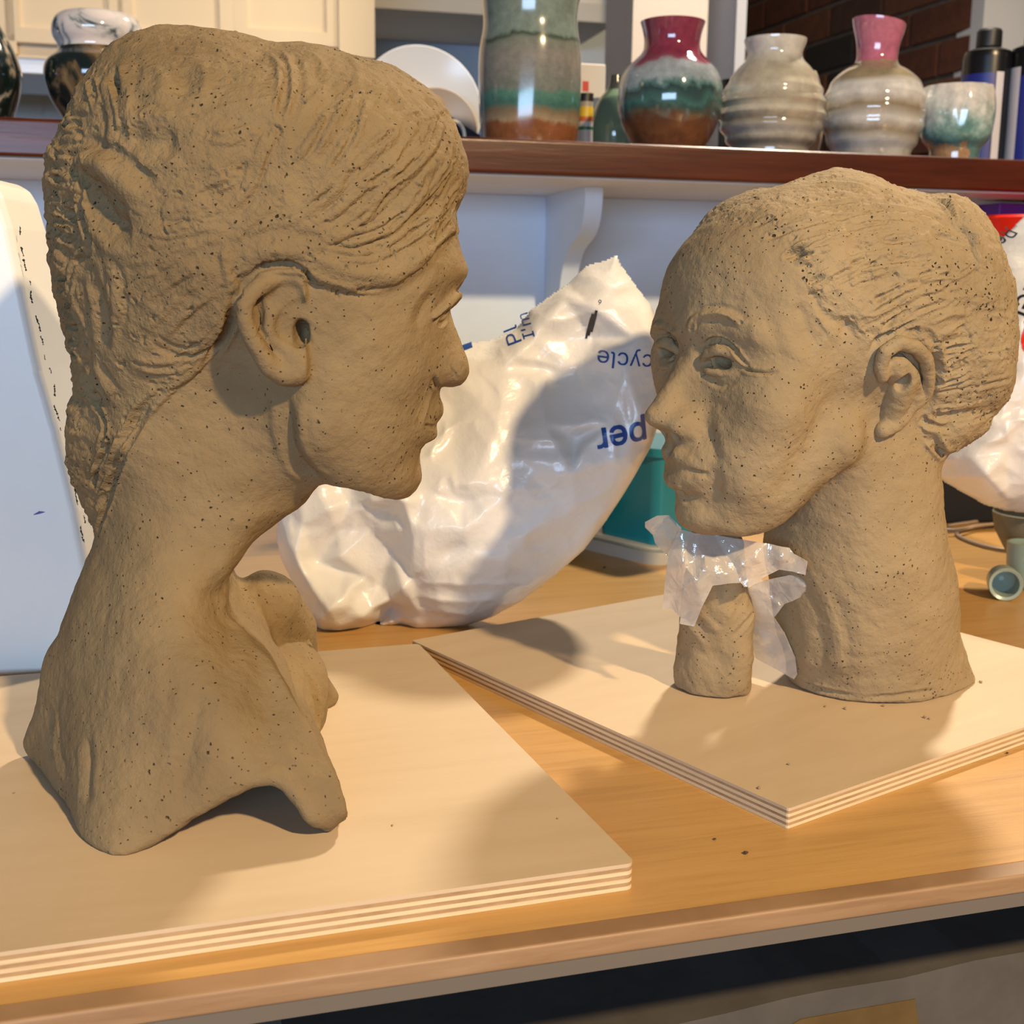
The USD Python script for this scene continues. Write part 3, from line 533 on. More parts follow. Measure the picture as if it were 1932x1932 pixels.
EAR_PITS = [((-90.4, 239.1),(5.5, 6, 4.5)),((-93.9, 234.2),(7.5, 8, 9.5)),((-108.4, 238.8),(2.4, 4.0, 9.0)),((-97.3, 248.8),(7, 4.0, 2.4)),((-91.5, 229.8),(3.6, 9, 6.0))]
EAR_ROOT = [(-96.5,56,248.7),(-99.1,56,234.1),(-96,55,218.4)]
FAR_CHEST = np.array([(-130.8,50,80.8,18),(-124.8,70,60.5,17),(-125.6,80,37.4,16),(-111.6,90,12.1,13),(-117.9,75,-0.2,14),(-133.5,50,24.1,40)])
LID = [(-26.9,12,246.1),(-30.1,17,242.9),(-33.7,22,239.9),(-36.8,27,236.8)]
LID_R = (2.0,2.4,2.4,1.6)
LEFT_HAIR = [(-28,285),(-27,274),(-32,269),(-38,262),(-44,257),(-51,251),(-60,249),(-73,246),(-81,248),(-86,252),(-89,254),(-96,258),(-105,257),(-114,253),(-119,245),(-122,234),(-130,222),(-137,213),(-150,202),(-165,188),(-175,173),(-188,151),(-198,131),(-207,135),(-216,158),(-215,188),(-212,209),(-219,258),(-215,317),(-191,352),(-163,367),(-115,361),(-67,355),(-36,337),(-23,314),(-22,297)]
LEFT_TOOL = [
(2.2,-4.84,[-142,-80,664,-154,-97,653,-163,-111,640,-170,-122,624,-183,-128,604]),
(2,4.4,[-137,-84,659,-149,-99,649,-158,-114,634,-166,-123,618,-181,-128,598]),
(2.2,-4.84,[-139,-88,657,-139,-101,642,-144,-113,625,-153,-121,609,-163,-125,593]),
(2,4.4,[-133,-87,655,-134,-101,638,-139,-113,621,-149,-120,605,-159,-124,590]),
(2,5.28,[-105,-87,635,-117,-103,620,-134,-114,606,-155,-123,583,-177,-128,563,-199,-131,548]),
(2.2,-3.96,[-101,-87,631,-115,-104,614,-130,-113,600,-151,-122,578,-173,-128,558]),
(1.9,4.84,[-96,-91,617,-108,-102,599,-125,-112,587,-145,-119,569,-166,-126,555]),
(2.2,-4.4,[-82,-63,641,-89,-85,618,-104,-99,599,-119,-108,585,-141,-117,562,-164,-126,544]),
(2,5.72,[-75,-56,639,-87,-85,609,-104,-99,592,-121,-108,574,-143,-118,551,-169,-126,535,-193,-130,530]),
(2.2,-4.4,[-71,-45,643,-81,-80,610,-96,-93,591,-115,-104,570,-137,-115,549,-158,-123,535]),
(2.2,7.92,[-81,-80,597,-92,-87,576,-107,-97,557,-124,-108,546,-154,-122,539]),
(1.8,5.28,[-64,-9,657,-60,-35,631,-63,-57,608,-76,-73,588,-94,-88,567,-113,-101,548,-130,-111,539]),
(2.2,-4.4,[-57,-35,624,-66,-58,594,-81,-74,570,-103,-94,548,-124,-108,534,-145,-119,530]),
(2,6.16,[-52,-28,606,-66,-49,576,-83,-77,554,-105,-97,536,-124,-108,526,-145,-119,525,-175,-127,530]),
(1.8,4.84,[-72,-60,569,-75,-68,554,-80,-75,539]),
(1.8,3.52,[-54,-25,592,-62,-38,570,-70,-59,555]),
(2,-3.52,[-62,-38,568,-81,-77,538,-102,-97,526,-126,-110,518,-154,-121,518]),
(1.6,3.96,[-76,-74,529,-94,-91,519,-113,-104,510,-137,-114,505,-167,-124,507]),
(1.6,4.84,[-148,-119,518,-167,-125,521,-186,-129,523,-182,-129,515,-167,-124,507,-148,-118,505]),
(1.4,3.52,[-124,-108,504,-141,-116,503,-157,-121,501]),
(1.6,4.4,[-203,-125,627,-211,-129,612,-218,-131,595,-225,-133,577,-238,-134,560,-247,-135,543]),
(1.8,5.28,[-201,-125,627,-203,-127,621,-212,-130,603,-219,-132,586,-228,-133,573]),
(2,-3.96,[-198,-123,632,-207,-129,610,-215,-131,591,-222,-133,575,-234,-134,560]),
(1.8,4.84,[-203,-131,567,-218,-133,554,-236,-134,536]),
(1.6,3.96,[-188,-130,561,-208,-132,548,-225,-134,539]),
(2.4,5.28,[-210,-54,695,-199,-84,676,-196,-111,653,-198,-123,632]),
(2.6,-4.4,[-202,-56,694,-191,-85,674,-190,-109,653,-194,-121,634]),
(1.6,3.52,[-155,-32,698,-141,-57,681,-142,-84,662]),
(1.6,3.96,[-183,-49,697,-171,-66,684,-168,-80,673]),
(1.4,3.52,[-185,-65,688,-186,-88,671,-177,-105,654]),
(1.6,3.52,[-114,-21,693,-101,-28,681,-90,-21,678]),
(1.4,3.52,[-100,-72,648,-103,-86,635,-109,-94,630]),
(1.5,3.52,[-119,-59,672,-104,-70,655,-102,-75,648]),
(1.4,3.08,[-93,-38,671,-78,-44,655,-75,-53,642]),
(1.4,3.08,[-125,-51,680,-118,-72,661,-125,-95,641,-139,-111,624]),
(1.4,2.64,[-163,-80,671,-173,-106,652,-182,-118,637,-188,-125,621]),
(1.4,2.64,[-188,-119,639,-190,-126,621,-192,-128,604]),
(1.6,4.4,[-201,-113,652,-222,-117,647,-241,-119,642,-255,-121,638]),
(2,5.72,[-213,-126,627,-227,-128,622,-240,-130,618,-252,-129,620]),
(1.6,3.96,[-223,-100,665,-236,-98,666,-252,-100,664]),
(1.6,3.08,[-220,-89,673,-238,-91,672,-261,-88,675,-283,-91,672]),
(1.6,4.4,[-220,-130,608,-235,-132,600,-255,-133,593]),
(1.6,3.96,[-230,-132,594,-244,-134,589,-259,-134,585,-275,-133,581]),
(1.8,4.84,[-233,-133,586,-253,-134,577,-272,-133,571]),
(1.7,4.84,[-238,-134,577,-255,-134,568,-278,-132,562,-299,-129,560]),
(1.8,5.72,[-240,-134,567,-258,-135,559,-275,-133,556]),
(1.8,4.84,[-247,-135,559,-267,-134,549,-297,-129,546]),
(1.7,3.96,[-249,-135,548,-276,-134,543,-310,-126,542]),
(1.5,3.52,[-263,-134,532,-286,-133,524,-316,-123,518,-343,-108,517]),
(1.8,4.84,[-267,-134,518,-290,-129,503,-313,-120,487,-320,-117,479]),
(1.8,5.28,[-263,-133,503,-284,-128,490,-305,-120,472,-319,-113,462]),
(1.8,4.84,[-256,-132,494,-276,-126,479,-300,-116,458]),
(1.8,4.4,[-246,-129,486,-264,-123,465,-280,-113,451]),
(1.8,3.96,[-277,-133,525,-301,-128,514,-325,-116,498,-343,-104,486]),
(1.6,3.52,[-247,-135,538,-263,-135,534,-286,-133,531]),
(1.4,3.08,[-298,-56,699,-267,-59,697,-232,-49,698]),
(1.4,2.64,[-315,-36,714,-281,-41,711,-250,-32,712]),
(1.3,2.64,[-228,-24,710,-248,-41,706,-270,-48,705]),
(1.6,-3.08,[-231,-133,582,-253,-134,573,-271,-133,566]),
(1.6,-3.08,[-242,-134,562,-262,-135,553,-290,-131,549]),
(1.6,-3.08,[-264,-134,512,-284,-129,496,-304,-121,480]),
(1.6,-3.08,[-252,-131,492,-271,-126,476,-293,-116,458]),
(1.8,5.72,[-239,-134,534,-243,-134,521,-240,-132,503,-245,-130,490]),
(2.5,4.84,[-232,-145,491,-245,-123,467,-260,-110,444]),
(6,-2.88,[-233,-134,517,-193,-130,526,-158,-123,518,-124,-109,510,-89,-88,524,-72,-65,543]),
(3,3.52,[-220,-132,515,-184,-129,519,-150,-119,509,-115,-104,505]),
(2,4.4,[-249,-126,472,-270,-116,454,-296,-106,434]),
(2,4.4,[-256,-116,454,-283,-103,430,-314,-97,410]),
(2.2,-5.28,[-307,-113,453,-290,-110,444,-265,-116,454]),
(2.2,5.28,[-330,-101,434,-311,-104,430,-287,-106,435]),
(2,4.4,[-299,-98,415,-326,-91,391,-345,-84,361,-366,-68,329,-388,-46,291]),
(2,4.4,[-314,-96,406,-339,-87,381,-357,-78,351,-377,-58,323]),
(1.8,3.96,[-349,-81,346,-368,-65,319,-381,-51,292,-394,-37,268]),
(1.8,4.4,[-363,-74,360,-381,-58,338,-393,-42,310]),
(1.8,3.52,[-386,-52,391,-372,-67,373,-380,-59,348]),
(6,-7.47,[-376,-71,607,-353,-94,596,-330,-111,584,-312,-123,566]),
(8,6.9,[-366,-85,583,-353,-98,567,-338,-111,551,-322,-120,549]),
(6,5.17,[-287,-85,677,-281,-100,664,-281,-110,652]),
(7,4.6,[-325,-107,622,-304,-119,616,-280,-126,618]),
(5,-3.45,[-346,-59,685,-336,-81,664,-330,-96,644,-315,-110,630]),
(3,7.7,[-348,-62,680,-338,-83,659,-329,-100,635,-331,-103,620]),
(4,-3.45,[-359,-56,676,-348,-81,651,-343,-93,627,-348,-94,610]),
(2.5,6.6,[-375,-45,673,-365,-63,657,-360,-72,645]),
(2.2,5.72,[-369,-56,663,-353,-71,661]),
(2,4.84,[-395,-39,650,-380,-53,650,-367,-65,650]),
(5,4.02,[-363,-92,502,-358,-94,484,-357,-92,465,-367,-79,446]),
(4,-3.45,[-346,-105,516,-342,-107,489,-346,-101,470]),
(4,-3.45,[-373,-69,431,-366,-72,412,-358,-78,401]),
(4,3.45,[-393,-46,425,-388,-51,406,-375,-63,392]),
(3,7.7,[-377,-71,607,-371,-81,586,-376,-79,566,-368,-88,543,-369,-86,525]),
(2.5,6.16,[-369,-86,525,-389,-68,511,-393,-62,488,-385,-66,464,-390,-53,440]),
(2.4,7.04,[-421,-25,620,-401,-50,609,-383,-66,612]),
(2.4,7.04,[-419,-36,596,-399,-56,588,-375,-79,583]),
(2.4,7.04,[-405,-51,580,-392,-63,581,-377,-78,577]),
(2.4,7.04,[-419,-36,565,-396,-60,561,-379,-77,553]),
(2.4,7.04,[-417,-39,544,-402,-54,540,-388,-68,536]),
(2.4,7.04,[-417,-38,525,-405,-51,516,-398,-58,512]),
(2.4,7.04,[-410,-44,494,-397,-59,495,-389,-66,497]),
(2.4,7.04,[-410,-43,485,-399,-56,482,-386,-69,488]),
(2.4,7.04,[-410,-39,468,-400,-49,463,-390,-60,463]),
(2.4,7.04,[-407,-27,646,-396,-43,637,-382,-57,635]),
(2.4,7.04,[-398,-45,628,-388,-55,626,-377,-65,626]),
(2.4,7.04,[-409,-32,441,-401,-41,437,-397,-43,424]),
(2.4,7.04,[-408,-37,451,-400,-46,449,-393,-52,444]),
(2.4,7.04,[-412,-44,509,-405,-51,504,-394,-63,506]),
(2.6,-5.28,[-417,-34,610,-399,-53,600,-380,-70,603]),
(2.6,-5.28,[-418,-38,575,-399,-57,571,-379,-76,567]),
(2.6,-5.28,[-419,-36,554,-401,-55,549,-384,-72,546]),
(2.6,-5.28,[-415,-39,501,-402,-54,499,-390,-67,502]),
(5,2.99,[-197,-107,406,-200,-104,384,-198,-98,360,-190,-87,340,-178,-76,326]),
(2.2,2.08,[-76,-44,417,-80,-38,401,-83,-41,389,-88,-47,375]),
(1.6,2.34,[-72,-24,406,-73,-33,411,-74,-42,418]),
(1.1,1.82,[-74,-14,368,-78,-28,370,-83,-36,372]),
(3,1.56,[-77,-3,351,-82,-13,350]),
(1.6,2.08,[-60,-39,480,-65,-46,475,-72,-51,470]),
(1.2,1.56,[-62,-23,472,-64,-28,469,-69,-43,467]),
(1.8,-1.3,[-61,-41,483,-68,-50,477,-75,-57,471]),
(5,1.72,[-72,-60,492,-81,-70,480,-86,-72,464]),
(0.9,1.04,[-60,-25,428,-56,-23,421,-54,-17,415]),
(6,1.84,[-254,61,166,-235,58,121,-196,-62,111,-167,-133,96]),
(6,-1.84,[-265,-84,240,-260,-70,185,-239,-150,155]),
(6,1.61,[-267,-168,161,-271,-190,116,-279,-202,73]),
(5,1.84,[-378,-145,102,-370,-164,80,-369,-178,52]),
(5,-1.61,[-431,-80,93,-424,-96,68,-406,-128,50]),
(4,1.84,[-442,-63,92,-430,-84,79,-435,-78,60]),
(5,-1.38,[-222,-193,84,-200,-187,82,-182,-188,68,-170,-183,37]),
(3,2.6,[-216,58,99,-207,54,83,-200,42,58,-170,-143,107])]
# ---------------------------------------------------------------- the left bust: a profile carried out to half widths (mm), both sides alike
def field2(pts, val, x, z, smooth=0.0):
    g = np.stack(np.meshgrid(x, z, indexing='ij'), -1).reshape(-1, 2)
    return RBFInterpolator(np.array(pts, float), np.array(val, float), kernel='thin_plate_spline', smoothing=smooth)(g).reshape(len(x), len(z))
def poly_sd(poly, x, z):
    """Signed distance to a polygon on the grid x, z (negative inside)."""
    p = np.array(poly, float); g = np.stack(np.meshgrid(x, z, indexing='ij'), -1).reshape(-1, 2)
    ring = np.vstack([p, p[:1]]); s = np.vstack([np.linspace(a, b, max(2, int(np.hypot(*(b - a)) / .4))) for a, b in zip(ring[:-1], ring[1:])])
    d = cKDTree(s).query(g)[0]
    import shapely
    return np.where(shapely.contains_xy(Polygon(p), g[:, 0], g[:, 1]), -d, d).reshape(len(x), len(z))
class Grid2:
    def __init__(s, x, z, a): s.x0, s.z0, s.h, s.a = x[0], z[0], x[1] - x[0], a
    def __call__(s, x, z): return ndimage.map_coordinates(s.a, [(x - s.x0) / s.h, (z - s.z0) / s.h], order=1, mode='nearest')

def left_form():
    x = np.arange(-275, -5, .8); z = np.arange(-25, 372, .8)
    poly = [q[:2] for q in LEFT_OUT] + [(-72, -20), (-252, -20)] + [q[:2] for q in LEFT_BACK]
    sd = poly_sd(poly, x, z)
    foot = [(a, b + dz, w) for a, b, w in LEFT_FOOT for dz in (0, -20)]
    pts = LEFT_OUT + LEFT_BACK + LEFT_IN + foot
    Q = field2([p[:2] for p in pts], [p[2] * abs(p[2]) for p in pts], x, z, 30.0)
    W = np.sqrt(np.clip(Q, 0.0, None))
    W = ndimage.gaussian_filter(W, .8)
    gx, gz = np.gradient(W, .8); G = np.sqrt(1 + np.clip(gx ** 2 + gz ** 2, 0, 9))
    ar = np.vstack([LEFT_ARCH, [(-81, -30, 0), (-161, -30, 0)]])[:, :2]
    sda = poly_sd(ar, x, z)
    W_, G_, S_, A_ = Grid2(x, z, W), Grid2(x, z, G), Grid2(x, z, sd), Grid2(x, z, sda)
    ear = np.array(EAR_RIM); es = poly_sd(ear[:, :2], x, z); E_ = Grid2(x, z, es)
    c = np.array(EAR_C[0])
    def f(p):
        X, Y, Z = p[:, 0], p[:, 1], p[:, 2]; s = np.abs(Y)
        tw = np.clip((X + 185) / 60, 0, 1) * np.clip((145 - Z) / 35, 0, 1); X = X + .30 * np.clip(Y + 88, 0, 250) * tw   # the chest falls back towards its far shoulder
        d = np.maximum((s - W_(X, Z)) / G_(X, Z), S_(X, Z))
        # the far half of the chest stands further forward
        i = np.flatnonzero((Y > -10) & (X > -190) & (Z < 150)); d[i] = smin(d[i], chain(p[i], FAR_CHEST[:, :3], FAR_CHEST[:, 3]), 14)
        # ear
        near = np.flatnonzero((X > -165) & (X < -88) & (Z > 185) & (Z < 280) & (s > 45) & (s < 105))
        if len(near):
            P = np.stack([X[near], s[near], Z[near]], -1)
            sp = ear_plane(P[:, 0], P[:, 2])
            e2 = E_(P[:, 0], P[:, 2])
            pl = smax(e2 + 2.0, np.abs(P[:, 1] - sp + 1.0) - 3.2, 3)
            he = chain(P, lift(EAR_HELIX, 2.8), EAR_HELIX_R)
            an = chain(P, lift(EAR_ANTI, 1.6), EAR_ANTI_R)
            lobe = ell(P, lift(EAR_LOBE, .5)[0], (8.5, 6.0, 9.5))
            e = smin(smin(smin(pl, he, 2.5), an, 2.0), lobe, 4)
            for q, r in EAR_PITS: e = smax(e, -ell(P, lift([q], 1.0)[0], r), 1.5)
            tr = ell(P, lift(EAR_TRAGUS, 1.0)[0], (4.5, 5.0, 6.5)); e = smin(e, tr, 3)
            root = chain(P, EAR_ROOT, (6.0, 6.5, 5.5)); e = smin(e, root, 3)
            d = d.copy(); dd = smin(d[near], e, 2.2)
            for q, r in EAR_PITS[-1:]: dd = smax(dd, -ell(P, lift([q], -2)[0], r), 2)
            d[near] = dd
        # eye slit under the lids, and the lid
        i = np.flatnonzero((X > -60) & (Z > 210) & (Z < 280)); d[i] = smin(d[i], chain(np.stack([X, s, Z], -1)[i], LID, LID_R), 2.0)
        # hollow under the near shoulder, board side flat
        hol = smax(A_(X, Z), np.maximum(Y - 25, -Y - 130), 5); d = smax(d, -hol, 9)
        return smax(d, 12.0 - Z, 2.0)
    return f
def ear_plane(x, z): return 63.0 + np.clip((-104 - x), -4, 60) * .78
def lift(pts, up):
    p = np.array(pts, float)[:, :2]; return np.stack([p[:, 0], ear_plane(p[:, 0], p[:, 1]) + up, p[:, 1]], -1)
def split_part(name, v, f, n, mask, mat, parent, **t):
    """One region of a skinned body as a mesh of its own, with the body's own normals across the seam."""
    ff = f[mask]; u, inv = np.unique(ff, return_inverse=True)
    m = UsdGeom.Mesh.Define(stage, numbered(str(parent.GetPath()) + '/' + name))
    m.CreatePointsAttr(Vt.Vec3fArray.FromNumpy(v[u].astype(np.float32)))
    m.CreateFaceVertexCountsAttr(Vt.IntArray.FromNumpy(np.full(len(ff), 3, np.int32)))
    m.CreateFaceVertexIndicesAttr(Vt.IntArray.FromNumpy(inv.astype(np.int32).ravel()))
    m.CreateSubdivisionSchemeAttr('none')
    m.CreateNormalsAttr(Vt.Vec3fArray.FromNumpy(n[u].astype(np.float32))); m.SetNormalsInterpolation('vertex')
    UsdShade.MaterialBindingAPI.Apply(m.GetPrim()).Bind(mat)
    if t: tag(m, **t)
    return m.GetPrim()
def tool_list(rows, mirror=False, s=.5, deep=1.0):
    out = []
    for w, d, q in rows:
        p = np.array(q, float).reshape(-1, 3) * s; w, d = w * 1.0, d * deep; out.append((p, w, d))
        if mirror and np.abs(p[:, 1]).mean() > 25: out.append((p * [1, -1, 1], w, d))
    return out
def pit_strokes(v, nrm, where, count, g, w=(.55, 1.1), d=(.9, 2.2), length=(1.2, 4.0), along=None):
    """Short torn pits scattered over a region."""
    out = []
    for i in g.choice(np.flatnonzero(where), count, replace=False):
        a = g.normal(size=3)
        if along is not None: a = a * .55 + np.asarray(along, float)
        a -= nrm[i] * (a @ nrm[i]); a /= np.linalg.norm(a) + 1e-9
        L = g.uniform(*length); b = np.cross(nrm[i], a) * g.uniform(-.4, .4) * L
        out.append((np.array([v[i] - a * L / 2, v[i] + b, v[i] + a * L / 2]), g.uniform(*w), g.uniform(*d)))
    return out
def left_bust(h):
    f = left_form()
    m = surface_net(f, (-275, -135, 8), (-5, 135, 372), h); relax(m, 1); m = finer(m)
    v, F = np.array(m.vertices), np.array(m.faces)
    x = np.arange(-275, -5, .8); z = np.arange(-25, 372, .8)
    HD = Grid2(x, z, poly_sd(LEFT_HAIR, x, z))
    sd = HD(v[:, 0], v[:, 2]); n = normals(v, F)
    sp = ear_plane(v[:, 0], v[:, 2]); es = Grid2(x, z, poly_sd(np.array(EAR_RIM)[:, :2], x, z))(v[:, 0], v[:, 2])
    ear = (es < 1.5) & (np.abs(v[:, 1]) > sp - 6)
    hair = (sd < 0) & ~ear
    step = np.clip(-sd / 3.0, 0, 1); step = step * step * (3 - 2 * step) * ~ear
    lump = meshkit.fbm(v / 16.0, 3, 5) - .5
    fold = meshkit.fbm(v / np.array([9.0, 9.0, 5.0]), 3, 9) - .5
    back = np.clip((-175 - v[:, 0]) / 25, 0, 1) * (v[:, 2] > 120)
    low = np.clip((v[:, 2] - 175) / 40, .25, 1)
    v = v + n * (step * 2.6 * low + step * lump * 2.0 + back * fold * 4.0 * step)[:, None]
    g = np.random.default_rng(11)
    n = normals(v, F)
    st = tool_list(LEFT_TOOL, True)
    v = carve(v, n, st)
    m.vertices = v; n = normals(v, F)
    front = hair & (v[:, 0] > -150)
    st = pit_strokes(v, n, front, 420, g, along=(.7, 0, .7)) + pit_strokes(v, n, hair & ~front, 320, g, along=(.9, 0, .35)) + pit_strokes(v, n, ~hair, 240, g, w=(.5, .8), d=(.3, .7), length=(.6, 2))
    v = carve(v, n, st)
    v = v + n * ((meshkit.fbm(v / 5.0, 3, 3) - .5) * np.where(hair, 1.0, .45) + (meshkit.fbm(v / 30.0, 2, 8) - .5) * 1.6 + (meshkit.fbm(v / 9.0, 3, 6) - .5) * 1.3)[:, None]
    v = despike(v, F); v[:, 2] = np.maximum(v[:, 2], 12.0)
    m.vertices = v
    return v, F, normals(v, F), hair, ear
HEAD_ROT = np.array([[-0.92018, 0.38999, 0.03427], [-0.38866, -0.92053, 0.03952], [0.04696, 0.02305, 0.99863]])
HEAD_AT = np.array([0.17345, 0.71274, 0.20401])
HEAD_FOOT = -193.707
